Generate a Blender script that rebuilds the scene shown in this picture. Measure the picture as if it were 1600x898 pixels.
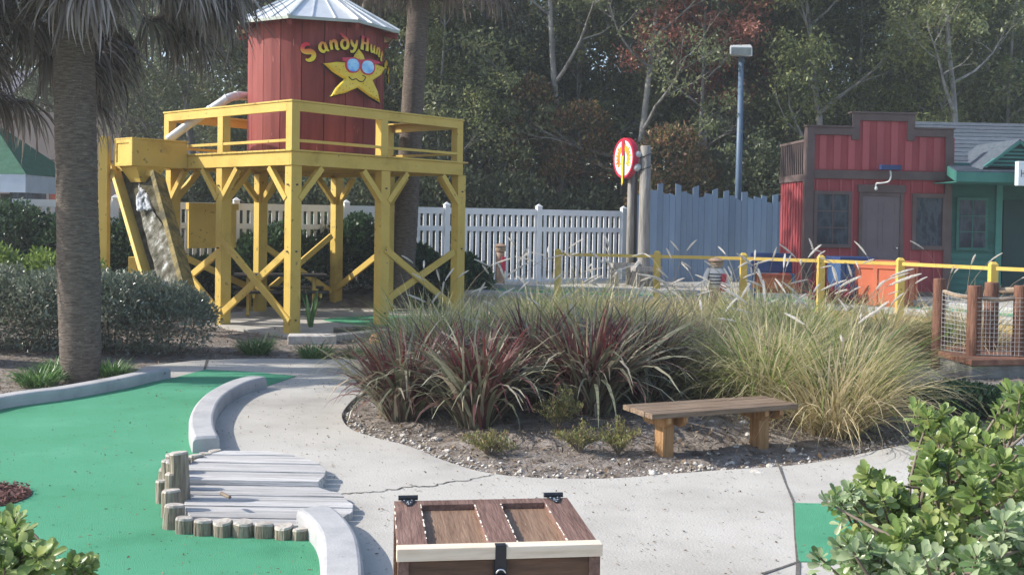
import bpy, bmesh, math, random
import numpy as np
from mathutils import Vector, Matrix
R_ = math.radians
random.seed(7); RNG = np.random.default_rng(7)
for o in list(bpy.data.objects): bpy.data.objects.remove(o)
S = bpy.context.scene
C = S.collection

# ------------------------------------------------------------------ camera, sky, sun, exposure
CAMH, FPX, PITCH, ROLL, CY = 1.9, 1627.3, .0199, .0154, 374.3
cd = bpy.data.cameras.new('camera'); cam = bpy.data.objects.new('camera', cd); C.objects.link(cam)
cam.location = (0, 0, CAMH)
cam.matrix_world = Matrix.Translation((0, 0, CAMH)) @ Matrix.Rotation(R_(90) - PITCH, 4, 'X') @ Matrix.Rotation(ROLL, 4, 'Z')
cd.sensor_width = 36; cd.lens = FPX / 1600 * 36; cd.shift_y = -(449 - CY) / 1600
cd.clip_start = .1; cd.clip_end = 2000
S.camera = cam
SUN_EL, SUN_AZ = 34.0, 182.0        # azimuth of the sun in degrees counter-clockwise from +X (from the left)
w = bpy.data.worlds.new('World'); S.world = w; w.use_nodes = True
nt = w.node_tree; bg = nt.nodes['Background']
sky = nt.nodes.new('ShaderNodeTexSky'); sky.sky_type = 'NISHITA'; sky.sun_disc = False
sky.sun_elevation = R_(SUN_EL); sky.sun_rotation = R_(90 - SUN_AZ)
sky.air_density = 1.0; sky.dust_density = 1.2; sky.ozone_density = 1.0
nt.links.new(sky.outputs[0], bg.inputs[0]); bg.inputs[1].default_value = .15
sd = bpy.data.lights.new('sun', 'SUN'); sun = bpy.data.objects.new('sun', sd); C.objects.link(sun)
sd.energy = 3.6; sd.angle = R_(.53); sd.color = (1, .94, .85)
sv = Vector((math.cos(R_(SUN_AZ)) * math.cos(R_(SUN_EL)), math.sin(R_(SUN_AZ)) * math.cos(R_(SUN_EL)), math.sin(R_(SUN_EL))))
sun.rotation_euler = sv.to_track_quat('Z', 'Y').to_euler()
vs = S.view_settings; vs.view_transform = 'Standard'; vs.look = 'None'; vs.exposure = .86; vs.gamma = 1; vs.use_curve_mapping = False
S.render.engine = 'CYCLES'
S.cycles.max_bounces = 6; S.cycles.diffuse_bounces = 3; S.cycles.transparent_max_bounces = 8

# ------------------------------------------------------------------ measuring helpers (photo position -> place on the ground)
def ray(px, py):
    X = px - 800; Y = py - CY
    c, s = math.cos(ROLL), math.sin(ROLL)
    x = c * X + s * Y; y = -s * X + c * Y
    u = -y / FPX
    return Vector((x / FPX, math.cos(PITCH) + u * math.sin(PITCH), u * math.cos(PITCH) - math.sin(PITCH)))
def G(px, py, z=0.0):
    d = ray(px, py); t = (z - CAMH) / d.z
    return Vector((d.x * t, d.y * t, z))
def AT(px, py, Y):
    d = ray(px, py); t = Y / d.y
    return Vector((d.x * t, Y, CAMH + d.z * t))

# ------------------------------------------------------------------ materials
def new_mat(name):
    m = bpy.data.materials.new(name); m.use_nodes = True
    return m, m.node_tree, m.node_tree.nodes['Principled BSDF']
def mat(name, cols, scale=3.0, stretch=(1, 1, 1), rough=.7, bump=0.0, bscale=None, detail=6, metal=0.0, spec=.4, lo=.3, hi=.7, speck=None, trans=0.0, coat=0.0, isl=0.0):
    m, t, b = new_mat(name); n = t.nodes; L = t.links
    tc = n.new('ShaderNodeTexCoord'); mp = n.new('ShaderNodeMapping'); mp.inputs['Scale'].default_value = stretch
    L.new(tc.outputs['Object'], mp.inputs[0])
    no = n.new('ShaderNodeTexNoise'); no.inputs['Scale'].default_value = scale; no.inputs['Detail'].default_value = detail; no.inputs['Roughness'].default_value = .62
    L.new(mp.outputs[0], no.inputs[0])
    cr = n.new('ShaderNodeValToRGB'); e = cr.color_ramp.elements
    e[0].position = lo; e[1].position = hi; e[0].color = (*cols[0], 1); e[1].color = (*cols[-1], 1)
    for i, c in enumerate(cols[1:-1]):
        q = e.new(lo + (hi - lo) * (i + 1) / (len(cols) - 1)); q.color = (*c, 1)
    L.new(no.outputs[0], cr.inputs[0]); col = cr.outputs[0]
    if speck:                     # (scale, threshold, colour)
        vo = n.new('ShaderNodeTexNoise'); vo.inputs['Scale'].default_value = speck[0]; vo.inputs['Detail'].default_value = 2
        L.new(mp.outputs[0], vo.inputs[0])
        r2 = n.new('ShaderNodeValToRGB'); r2.color_ramp.elements[0].position = speck[1]; r2.color_ramp.elements[1].position = speck[1] + .03
        L.new(vo.outputs[0], r2.inputs[0])
        mx = n.new('ShaderNodeMixRGB'); mx.inputs[2].default_value = (*speck[2], 1)
        L.new(r2.outputs[0], mx.inputs[0]); L.new(col, mx.inputs[1]); col = mx.outputs[0]
    if isl:                       # every board or shingle a slightly different tone
        g = n.new('ShaderNodeNewGeometry'); mr = n.new('ShaderNodeMapRange'); mr.inputs[3].default_value = 1 - isl; mr.inputs[4].default_value = 1 + isl * .8
        L.new(g.outputs['Random Per Island'], mr.inputs[0]); hs = n.new('ShaderNodeHueSaturation'); L.new(mr.outputs[0], hs.inputs['Value']); L.new(col, hs.inputs['Color']); col = hs.outputs[0]
    L.new(col, b.inputs['Base Color'])
    b.inputs['Roughness'].default_value = rough; b.inputs['Metallic'].default_value = metal
    b.inputs['Specular IOR Level'].default_value = spec
    if trans: b.inputs['Transmission Weight'].default_value = trans
    if coat: b.inputs['Coat Weight'].default_value = coat
    if bump:
        n2 = n.new('ShaderNodeTexNoise'); n2.inputs['Scale'].default_value = bscale or scale * 4; n2.inputs['Detail'].default_value = 5
        L.new(mp.outputs[0], n2.inputs[0])
        bm = n.new('ShaderNodeBump'); bm.inputs['Strength'].default_value = bump; bm.inputs['Distance'].default_value = .02
        L.new(n2.outputs[0], bm.inputs['Height']); L.new(bm.outputs[0], b.inputs['Normal'])
    return m
def leafmat(name, cols, rough=.45, spec=.5, transl=.3, lo=0.0, hi=1.0, noise=.0, nscale=1.5):
    """colour varies leaf by leaf (per mesh island) and drifts slowly over the plant"""
    m, t, b = new_mat(name); n = t.nodes; L = t.links
    g = n.new('ShaderNodeNewGeometry'); cr = n.new('ShaderNodeValToRGB'); e = cr.color_ramp.elements
    e[0].position = lo; e[1].position = hi; e[0].color = (*cols[0], 1); e[1].color = (*cols[-1], 1)
    for i, c in enumerate(cols[1:-1]):
        q = e.new(lo + (hi - lo) * (i + 1) / (len(cols) - 1)); q.color = (*c, 1)
    src = g.outputs['Random Per Island']
    if noise:
        tc = n.new('ShaderNodeTexCoord'); no = n.new('ShaderNodeTexNoise'); no.inputs['Scale'].default_value = nscale; no.inputs['Detail'].default_value = 3
        L.new(tc.outputs['Object'], no.inputs[0])
        mx = n.new('ShaderNodeMix'); mx.inputs[0].default_value = noise
        mr = n.new('ShaderNodeMapRange'); mr.inputs[1].default_value = .3; mr.inputs[2].default_value = .7
        L.new(no.outputs[0], mr.inputs[0]); L.new(src, mx.inputs[2]); L.new(mr.outputs[0], mx.inputs[3]); src = mx.outputs[0]
    L.new(src, cr.inputs[0]); L.new(cr.outputs[0], b.inputs['Base Color'])
    b.inputs['Roughness'].default_value = rough; b.inputs['Specular IOR Level'].default_value = spec
    if transl:
        tr = n.new('ShaderNodeBsdfTranslucent'); L.new(cr.outputs[0], tr.inputs[0])
        ms = n.new('ShaderNodeMixShader'); ms.inputs[0].default_value = transl
        L.new(b.outputs[0], ms.inputs[1]); L.new(tr.outputs[0], ms.inputs[2])
        L.new(ms.outputs[0], n['Material Output'].inputs[0])
    return m

M = {}
M['yellow'] = mat('yellow_paint', [(.42, .285, .06), (.60, .42, .095), (.64, .455, .11), (.68, .50, .15)], 1.6, rough=.62, bump=.2, bscale=30, spec=.3, lo=.28, hi=.75, detail=9, speck=(11, .68, (.31, .23, .07)), isl=0.05)
M['yellow_old'] = mat('mossy_yellow_wood', [(.05, .045, .02), (.11, .09, .03), (.25, .19, .06), (.07, .065, .03)], 5, rough=.8, bump=.5)
M['redtank'] = mat('red_stained_wood', [(.16, .034, .030), (.24, .052, .045), (.29, .078, .066)], 1.5, (3, 3, .35), rough=.65, bump=.2, bscale=12, spec=.25, speck=(9, .72, (.42, .16, .13)), isl=0.2)
M['groove'] = mat('dark_groove', [(.03, .008, .008), (.05, .012, .01)], 3, rough=.9)
M['tin'] = mat('galvanised_roof', [(.55, .58, .60), (.72, .74, .75), (.62, .65, .66)], 2.5, rough=.38, metal=.35, bump=.05, spec=.5)
M['tinedge'] = mat('roof_drip_edge', [(.30, .34, .30), (.42, .46, .42)], 3, rough=.5, metal=.2)
M['pipe'] = mat('aluminium_pipe', [(.55, .56, .57), (.75, .76, .77)], 5, rough=.4, metal=.15)
M['concrete'] = mat('pale_concrete', [(.34, .32, .29), (.455, .435, .395), (.52, .50, .46)], .7, rough=.85, bump=.25, bscale=60, spec=.25, speck=(45, .70, (.24, .22, .20)))
M['kerb'] = mat('kerb_concrete', [(.31, .315, .32), (.40, .40, .405), (.47, .465, .46)], 3, rough=.85, bump=.12, bscale=60, spec=.25, speck=(22, .70, (.22, .21, .20)))
M['turf'] = mat('green_putting_carpet', [(.075, .30, .165), (.105, .375, .22), (.115, .40, .24), (.145, .45, .285)], .8, rough=.95, bump=.9, bscale=160, spec=.1, speck=(75, .71, (.03, .20, .10)))
M['soil'] = mat('soil_and_mulch', [(.11, .092, .08), (.22, .19, .168), (.34, .305, .275)], 6, rough=.95, bump=1.0, bscale=35, spec=.1, speck=(26, .66, (.30, .27, .24)))
M['mulch'] = mat('red_mulch', [(.06, .025, .02), (.14, .06, .045)], 30, rough=.95, bump=1, bscale=60)
M['litter'] = leafmat('fallen_leaf_brown', [(.05, .035, .022), (.14, .09, .05), (.30, .22, .14)], transl=0, rough=.9)
M['straw'] = leafmat('dry_straw', [(.10, .08, .055), (.26, .21, .15), (.45, .38, .28)], transl=0, rough=.9)
M['white'] = mat('white_vinyl', [(.60, .63, .63), (.74, .76, .78), (.80, .81, .82)], 2, rough=.4, spec=.5, lo=.25, hi=.6, detail=9, isl=0.04)
M['bluefence'] = mat('slate_blue_paint', [(.20, .28, .385), (.235, .325, .435), (.27, .365, .475)], 2, (1.5, 1.5, .3), rough=.7, bump=.2, bscale=20, isl=0.18)
M['woodgrey'] = mat('weathered_grey_wood', [(.26, .25, .24), (.47, .46, .45), (.60, .59, .58)], 3, (.6, 14, 14), rough=.85, bump=.6, bscale=8, speck=(6, .74, (.15, .12, .10)), isl=0.2)
M['pilegrey'] = mat('grey_piling', [(.15, .14, .125), (.27, .255, .235), (.38, .36, .33)], 3, (7, 7, .6), rough=.9, bump=.6, bscale=10)
M['loggrey'] = mat('log_side', [(.12, .10, .08), (.25, .215, .165), (.38, .34, .28)], 4, (9, 9, 1.0), rough=.9, bump=.9, bscale=10, isl=0.2)
M['logend'] = mat('log_end', [(.25, .21, .17), (.45, .41, .36), (.55, .51, .46)], 14, rough=.9, bump=.5)
M['benchwood'] = mat('bench_wood', [(.12, .08, .055), (.20, .14, .095), (.28, .215, .155)], 3, (1.0, 14, 14), rough=.75, bump=.4, bscale=6, isl=0.16)
M['benchleg'] = mat('bench_leg_wood', [(.20, .105, .042), (.32, .18, .08), (.40, .245, .12)], 3, (10, 10, 1.2), rough=.75, bump=.3, bscale=6)
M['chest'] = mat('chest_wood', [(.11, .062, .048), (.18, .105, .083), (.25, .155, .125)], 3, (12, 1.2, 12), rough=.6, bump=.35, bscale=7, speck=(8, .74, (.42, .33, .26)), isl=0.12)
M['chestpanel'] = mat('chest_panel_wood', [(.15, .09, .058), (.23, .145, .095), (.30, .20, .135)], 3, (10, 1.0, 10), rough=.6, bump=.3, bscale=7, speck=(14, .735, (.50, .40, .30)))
M['chestfront'] = mat('chest_wood_shaded', [(.055, .03, .018), (.10, .055, .034), (.15, .085, .055)], 3, (1.0, 10, 10), rough=.65, bump=.35, bscale=7)  # darker copy of the chest wood, the unlit front's shade put into its colour
M['chestside'] = mat('chest_wood_sunlit', [(.30, .16, .07), (.42, .25, .12)], 4, (8, 8, 1), rough=.6)  # brighter copy of the same wood, sunlight on the side painted in
M['pine'] = mat('pale_pine_board', [(.60, .49, .36), (.74, .63, .50), (.78, .70, .58)], 3, (1.0, 12, 12), rough=.65, bump=.15, bscale=6, speck=(9, .76, (.25, .15, .09)))
M['bare'] = mat('bare_chipped_edge', [(.70, .62, .52), (.8, .74, .66)], 9, rough=.8)
M['blackmetal'] = mat('black_powder_coat', [(.010, .011, .016), (.022, .024, .033)], 12, rough=.42, bump=.1, spec=.5)
M['steel'] = mat('bright_steel', [(.7, .7, .72), (.8, .8, .8)], 9, rough=.25, metal=1)
M['housered'] = mat('barn_red_boards', [(.21, .032, .038), (.28, .045, .052), (.31, .06, .065)], 2, (2, 2, .5), rough=.7, bump=.2, bscale=15)
M['housered2'] = mat('barn_red_battens', [(.30, .062, .07), (.37, .085, .09)], 2, (2, 2, .5), rough=.7, bump=.2, bscale=15, isl=0.12)
M['trimbrown'] = mat('brown_trim', [(.085, .060, .055), (.13, .095, .09)], 3, rough=.75, bump=.15)
M['doorgrey'] = mat('door_paint', [(.12, .095, .105), (.15, .12, .13)], 2, rough=.55)
M['green'] = mat('green_siding', [(.018, .085, .070), (.028, .12, .10), (.035, .14, .115)], 2, (.5, 2, 2), rough=.65, bump=.15, isl=0.1)
M['greentrim'] = mat('teal_trim', [(.035, .16, .135), (.05, .20, .165)], 3, rough=.6)
M['doorgreen'] = mat('dark_teal_door', [(.010, .045, .045), (.015, .06, .06)], 3, rough=.6)
M['shingle'] = mat('blue_grey_shingles', [(.045, .06, .08), (.075, .095, .12), (.11, .13, .155)], 9, (.8, 2, 2), rough=.85, bump=.5, bscale=20, isl=0.12)
M['shinglegreen'] = mat('green_shingles', [(.02, .09, .05), (.04, .14, .085)], 9, rough=.85, bump=.4)
M['glass'] = mat('painted_reflection_glass', [(.006, .010, .018), (.014, .022, .036), (.018, .028, .044), (.055, .07, .09), (.02, .032, .05), (.03, .045, .07)], 2.6, (1.6, 1, .6), rough=.16, spec=.25)  # paler bands in the ramp paint reflections into the dark panes
M['blueplastic'] = mat('navy_blue_paint', [(.015, .035, .11), (.025, .055, .16)], 4, rough=.5)
M['bluepaint'] = mat('mid_blue_paint', [(.03, .08, .19), (.05, .11, .24)], 4, rough=.55)
M['orange'] = mat('orange_paint', [(.50, .12, .055), (.58, .16, .075)], 4, rough=.6, bump=.15, bscale=15)
M['orangedk'] = mat('brick_orange_paint', [(.35, .06, .025), (.45, .09, .04)], 4, rough=.6)
M['beige'] = mat('beige_stucco', [(.34, .27, .235), (.40, .325, .285)], 3, rough=.9, bump=.1)
M['bluewhite'] = mat('pale_blue_fascia', [(.42, .50, .58), (.52, .60, .68)], 3, rough=.6)
M['rooflav'] = mat('grey_roof', [(.10, .10, .13), (.16, .16, .19)], 6, rough=.85, bump=.3)
M['lampblue'] = mat('blue_lamp_post', [(.075, .12, .185), (.10, .155, .23)], 3, rough=.45)
M['lampgrey'] = mat('lamp_housing', [(.45, .47, .47), (.58, .60, .60)], 5, rough=.5)
M['lampglass'] = mat('lamp_glass', [(.12, .13, .12), (.22, .23, .21)], 6, rough=.15, spec=.8)
M['signred'] = mat('sign_red', [(.42, .015, .045), (.52, .025, .065)], 4, rough=.45)
M['signwhite'] = mat('sign_white', [(.62, .68, .72), (.72, .77, .80)], 4, rough=.5)
M['signorange'] = mat('sign_flame', [(.62, .06, .01), (.80, .28, .02), (.80, .50, .05)], 5, rough=.5)
M['signyellow'] = mat('sign_yellow', [(.72, .42, .03), (.80, .55, .06)], 7, rough=.5)
M['rope'] = mat('rope', [(.25, .18, .12), (.42, .33, .24)], 30, rough=.9, bump=.5)
M['carved'] = mat('carved_tan_wood', [(.26, .17, .12), (.38, .27, .20)], 5, (6, 6, 1), rough=.8, bump=.4)
M['crimson'] = mat('crimson_plaque', [(.36, .02, .05), (.45, .04, .08)], 5, rough=.5)
M['stripe'] = mat('dark_stripe', [(.04, .045, .06), (.06, .06, .08)], 5, rough=.8)
M['shirt'] = mat('white_shirt', [(.55, .53, .50), (.66, .64, .6)], 5, rough=.8)
M['rust'] = mat('reddish_bridge_wood', [(.08, .035, .022), (.15, .068, .042), (.23, .115, .075)], 3, (8, 8, 1), rough=.75, bump=.5, bscale=9)
M['rustdeck'] = mat('stained_deck_boards', [(.14, .06, .038), (.22, .10, .06), (.30, .16, .105)], 3, (2, 9, 4), rough=.7, bump=.4)
M['slab'] = mat('stone_slab', [(.12, .115, .105), (.24, .235, .22)], 5, rough=.9, bump=.6)
M['rock'] = mat('pale_rock', [(.30, .28, .25), (.50, .47, .43), (.62, .60, .56)], 8, rough=.9, bump=.6)
M['rockorange'] = mat('orange_rock', [(.45, .22, .11), (.62, .36, .20)], 8, rough=.9, bump=.5)
M['brickpink'] = mat('pinkish_path', [(.14, .095, .085), (.22, .16, .145), (.28, .22, .20)], 7, rough=.95, bump=.6)
M['net'] = mat('galvanised_net', [(.40, .41, .40), (.55, .56, .54)], 9, rough=.5)
M['bark'] = mat('palm_bark', [(.060, .047, .038), (.125, .10, .082), (.20, .168, .142)], 5, (2.0, 2.0, 11), rough=.95, bump=1.0, bscale=9, speck=(16, .68, (.34, .31, .29)))
M['treebark'] = mat('grey_tree_bark', [(.075, .070, .065), (.17, .165, .155), (.30, .30, .285)], 2.2, (2, 2, .5), rough=.95, bump=.7, bscale=8)
M['palebark'] = mat('pale_branch_bark', [(.14, .135, .125), (.26, .255, .24), (.40, .39, .37)], 3, (2, 2, .6), rough=.95, bump=.5, bscale=8)
M['darkbark'] = mat('dark_tree_bark', [(.03, .028, .025), (.07, .062, .055)], 3, (2, 2, .5), rough=.95, bump=.7, bscale=8)
M['stem'] = mat('shrub_stem', [(.12, .095, .07), (.24, .20, .16)], 6, rough=.9)
M['water'] = mat('foamy_water', [(.36, .38, .40), (.66, .69, .71), (.86, .88, .90)], 16, (1, 1, .22), rough=.45, spec=.3, trans=.25, lo=.35, hi=.65)
M['wetboard'] = mat('wet_algae_board', [(.03, .027, .015), (.07, .06, .035), (.11, .10, .07), (.16, .155, .12)], 6, (1, 1, 1), rough=.9, bump=.4, bscale=22, spec=.05)
# foliage
M['dead'] = leafmat('dead_palm_frond', [(.10, .085, .075), (.20, .175, .155), (.34, .31, .29), (.16, .13, .11)], rough=.75, spec=.3, transl=.15)
M['palmgreen'] = leafmat('palm_green', [(.035, .055, .02), (.07, .10, .035)], transl=.3)
M['oak'] = leafmat('oak_leaf', [(.09, .12, .065), (.155, .19, .095), (.23, .265, .125), (.34, .31, .16)], transl=.45, noise=.5, nscale=.6)
M['oakdark'] = leafmat('dark_evergreen_leaf', [(.08, .11, .065), (.135, .165, .09), (.21, .235, .125)], transl=.45, noise=.4, nscale=.8)
M['oaklight'] = leafmat('olive_leaf', [(.10, .14, .06), (.17, .21, .08), (.28, .31, .12), (.40, .36, .17)], transl=.45, noise=.5, nscale=.9)
M['redleaf'] = leafmat('rusty_leaf', [(.26, .09, .07), (.40, .16, .11), (.50, .25, .17)], transl=.3)
M['yellowleaf'] = leafmat('autumn_leaf', [(.16, .11, .025), (.32, .20, .04), (.24, .08, .03)], transl=.3)
M['bush'] = leafmat('dusty_shrub_leaf', [(.09, .12, .085), (.14, .18, .125), (.22, .26, .19), (.29, .23, .18)], rough=.3, spec=.8, transl=.25, noise=.3)
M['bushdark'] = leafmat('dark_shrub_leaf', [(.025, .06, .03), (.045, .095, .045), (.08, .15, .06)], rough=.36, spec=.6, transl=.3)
M['lime'] = leafmat('lime_shrub_leaf', [(.10, .17, .03), (.18, .27, .05), (.25, .34, .08)], transl=.35)
M['pitto'] = leafmat('broad_shrub_leaf', [(.08, .14, .04), (.15, .235, .065), (.24, .34, .10), (.36, .44, .17), (.40, .42, .12)], rough=.3, spec=.6, transl=.42, noise=.35, nscale=3)
M['pittopale'] = leafmat('variegated_shrub_leaf', [(.10, .18, .06), (.19, .29, .12), (.33, .42, .23), (.45, .52, .33)], rough=.3, spec=.55, transl=.4)
M['fount'] = leafmat('fountain_grass_blade', [(.09, .17, .04), (.22, .31, .08), (.42, .44, .16), (.68, .60, .34), (.80, .72, .48)], rough=.6, spec=.3, transl=.45)
M['fountdry'] = leafmat('dry_fountain_grass', [(.26, .26, .09), (.50, .42, .22), (.66, .55, .34), (.74, .63, .43)], rough=.6, spec=.3, transl=.45)
M['purple'] = leafmat('bronze_purple_blade', [(.14, .045, .05), (.14, .08, .065), (.12, .13, .08), (.21, .22, .14), (.46, .40, .30)], rough=.4, spec=.5, transl=.2)
M['crimsonblade'] = leafmat('crimson_blade', [(.07, .012, .016), (.15, .025, .03), (.22, .06, .05)], rough=.45, spec=.4, transl=.25)
M['plume'] = leafmat('pale_plume', [(.80, .74, .68), (.86, .83, .78), (.88, .87, .84)], rough=.8, spec=.2, transl=.5)
M['liriope'] = leafmat('grass_tuft_blade', [(.05, .13, .03), (.10, .22, .055), (.20, .32, .12)], transl=.3)
M['sparse'] = leafmat('yellow_green_low_shrub', [(.10, .13, .035), (.20, .22, .06), (.30, .27, .11), (.22, .12, .07)], transl=.3)
M['pinkplant'] = leafmat('magenta_leaf', [(.12, .015, .03), (.32, .03, .07), (.42, .07, .13)], transl=.3)
M['twig'] = mat('twig', [(.13, .10, .075), (.26, .21, .16)], 8, rough=.9)

# ------------------------------------------------------------------ object helpers
def tag(o, label=None, cat=None, group=None, kind=None):
    if label: o['label'] = label
    if cat: o['category'] = cat
    if group: o['group'] = group
    if kind: o['kind'] = kind
    return o
def empty(name, loc=(0, 0, 0), rz=0.0, label=None, cat=None, group=None):
    o = bpy.data.objects.new(name, None); C.objects.link(o); o.empty_display_size = .2
    o.location = loc; o.rotation_euler = (0, 0, rz)
    return tag(o, label, cat, group)
def link_mesh(name, me, m, parent=None, smooth=False, bevel=0):
    if m: me.materials.append(M[m] if isinstance(m, str) else m)
    if smooth:
        me.polygons.foreach_set('use_smooth', [True] * len(me.polygons))
    o = bpy.data.objects.new(name, me); C.objects.link(o); o.parent = parent
    if bevel:
        b = o.modifiers.new('bevel', 'BEVEL'); b.width = bevel; b.segments = 2; b.limit_method = 'ANGLE'; b.angle_limit = R_(40)
    return o
class MB:
    def __init__(s): s.v = []; s.f = []
    def add(s, vs, fs):
        k = len(s.v); s.v += [tuple(q) for q in vs]; s.f += [tuple(i + k for i in q) for q in fs]; return s
    def box(s, c, d, rz=0, M4=None):
        x, y, z = d[0] / 2, d[1] / 2, d[2] / 2
        m = M4 or Matrix.Rotation(rz, 3, 'Z')
        vs = [Vector(c) + m @ Vector((a * x, b * y, e * z)) for a in (-1, 1) for b in (-1, 1) for e in (-1, 1)]
        return s.add(vs, [(0, 1, 3, 2), (4, 6, 7, 5), (0, 4, 5, 1), (2, 3, 7, 6), (0, 2, 6, 4), (1, 5, 7, 3)])
    def b2(s, lo, hi):
        return s.box([(a + b) / 2 for a, b in zip(lo, hi)], [abs(b - a) for a, b in zip(lo, hi)])
    def bar(s, p, q, w, h, up=(0, 0, 1)):
        p, q = Vector(p), Vector(q); d = (q - p).normalized(); u = Vector(up)
        if abs(d.dot(u)) > .98: u = Vector((0, 1, 0))
        a = d.cross(u).normalized(); b = a.cross(d)
        vs = [e + a * (i * w / 2) + b * (j * h / 2) for e in (p, q) for i, j in ((-1, -1), (1, -1), (1, 1), (-1, 1))]
        return s.add(vs, [(0, 1, 2, 3), (7, 6, 5, 4), (0, 4, 5, 1), (1, 5, 6, 2), (2, 6, 7, 3), (3, 7, 4, 0)])
    def tube(s, pts, rad, n=8, cap=True):
        pts = [Vector(p) for p in pts]
        if not hasattr(rad, '__len__'): rad = [rad] * len(pts)
        vs = []; fs = []; a = None
        for i, p in enumerate(pts):
            d = (pts[min(i + 1, len(pts) - 1)] - pts[max(i - 1, 0)]).normalized()
            if a is None:
                a = d.cross(Vector((0, 0, 1)));
                if a.length < .05: a = d.cross(Vector((0, 1, 0)))
            a = (a - d * a.dot(d)).normalized(); b = d.cross(a)
            for k in range(n):
                t = 2 * math.pi * k / n; vs.append(p + (a * math.cos(t) + b * math.sin(t)) * rad[i])
        for i in range(len(pts) - 1):
            for k in range(n):
                k2 = (k + 1) % n; fs.append((i * n + k, i * n + k2, i * n + n + k2, i * n + n + k))
        if cap: fs += [tuple(range(n))[::-1], tuple(range((len(pts) - 1) * n, len(pts) * n))]
        return s.add(vs, fs)
    def prism(s, poly, z0, z1):
        n = len(poly)
        ar = sum(poly[i][0] * poly[(i + 1) % n][1] - poly[(i + 1) % n][0] * poly[i][1] for i in range(n))
        if ar < 0: poly = poly[::-1]
        vs = [(p[0], p[1], z0) for p in poly] + [(p[0], p[1], z1) for p in poly]
        return s.add(vs, [tuple(range(n))[::-1], tuple(range(n, 2 * n))] + [(i, (i + 1) % n, n + (i + 1) % n, n + i) for i in range(n)])
    def lathe(s, prof, c=(0, 0, 0), n=16):
        vs = []; fs = []
        for r, z in prof:
            for k in range(n):
                t = 2 * math.pi * k / n; vs.append((c[0] + r * math.cos(t), c[1] + r * math.sin(t), c[2] + z))
        for i in range(len(prof) - 1):
            for k in range(n):
                k2 = (k + 1) % n; fs.append((i * n + k, i * n + k2, i * n + n + k2, i * n + n + k))
        fs += [tuple(range(n))[::-1], tuple(range((len(prof) - 1) * n, len(prof) * n))]
        return s.add(vs, fs)
    def build(s, name, m, parent=None, smooth=False, bevel=0):
        me = bpy.data.meshes.new(name); me.from_pydata(s.v, [], s.f); me.validate(); me.update()
        return link_mesh(name, me, m, parent, smooth, bevel)
def np_mesh(name, V, F):
    """V (n,3) array, F (m,k) array of equal-size faces"""
    me = bpy.data.meshes.new(name); V = np.ascontiguousarray(V, dtype=np.float32); F = np.ascontiguousarray(F, dtype=np.int32)
    me.vertices.add(len(V)); me.vertices.foreach_set('co', V.ravel())
    k = F.shape[1]; me.loops.add(F.size); me.loops.foreach_set('vertex_index', F.ravel())
    me.polygons.add(len(F)); me.polygons.foreach_set('loop_start', np.arange(0, F.size, k, dtype=np.int32))
    me.update(calc_edges=True); return me
def unit(a): return a / np.maximum(np.linalg.norm(a, axis=-1, keepdims=True), 1e-9)
def leaf_arrays(cen, axis, nrm, Ln, Wd, fold=0.0):
    """diamond leaves: base, left, tip, right (+ optional fold)"""
    axis = unit(axis); side = unit(np.cross(axis, nrm)); nn = np.cross(side, axis)
    Ln = np.broadcast_to(np.asarray(Ln, float).reshape(-1, 1), (len(cen), 1)); Wd = np.broadcast_to(np.asarray(Wd, float).reshape(-1, 1), (len(cen), 1))
    a = cen; c = cen + axis * Ln; m = cen + axis * Ln * .55 + nn * fold * Wd
    b = m + side * Wd / 2; d = m - side * Wd / 2
    V = np.stack([a, b, c, d], 1).reshape(-1, 3); F = np.arange(len(V)).reshape(-1, 4)
    return V, F
def obovate(cen, axis, nrm, Ln, Wd, fold=.18, curl=.15):
    """8-vertex spoon-shaped leaf folded at the midrib"""
    axis = unit(axis); side = unit(np.cross(axis, nrm)); nn = np.cross(side, axis)
    N = len(cen); Ln = np.broadcast_to(np.asarray(Ln, float).reshape(-1, 1), (N, 1)); Wd = np.broadcast_to(np.asarray(Wd, float).reshape(-1, 1), (N, 1))
    prof = [(0, .06), (.38, .62), (.75, 1.0), (.95, .55)]
    P = []
    for t, wd in prof:
        mid = cen + axis * Ln * t - nn * Ln * curl * t * t
        P += [mid + side * Wd / 2 * wd + nn * fold * Wd * wd, mid, mid - side * Wd / 2 * wd + nn * fold * Wd * wd]
    V = np.stack(P, 1).reshape(-1, 3)
    base = (np.arange(N) * 12)[:, None, None]
    q = []
    for i in range(3):
        o = i * 3; q += [(o, o + 3, o + 4, o + 1), (o + 1, o + 4, o + 5, o + 2)]
    return V, (np.array(q)[None] + base).reshape(-1, 4)
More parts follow.
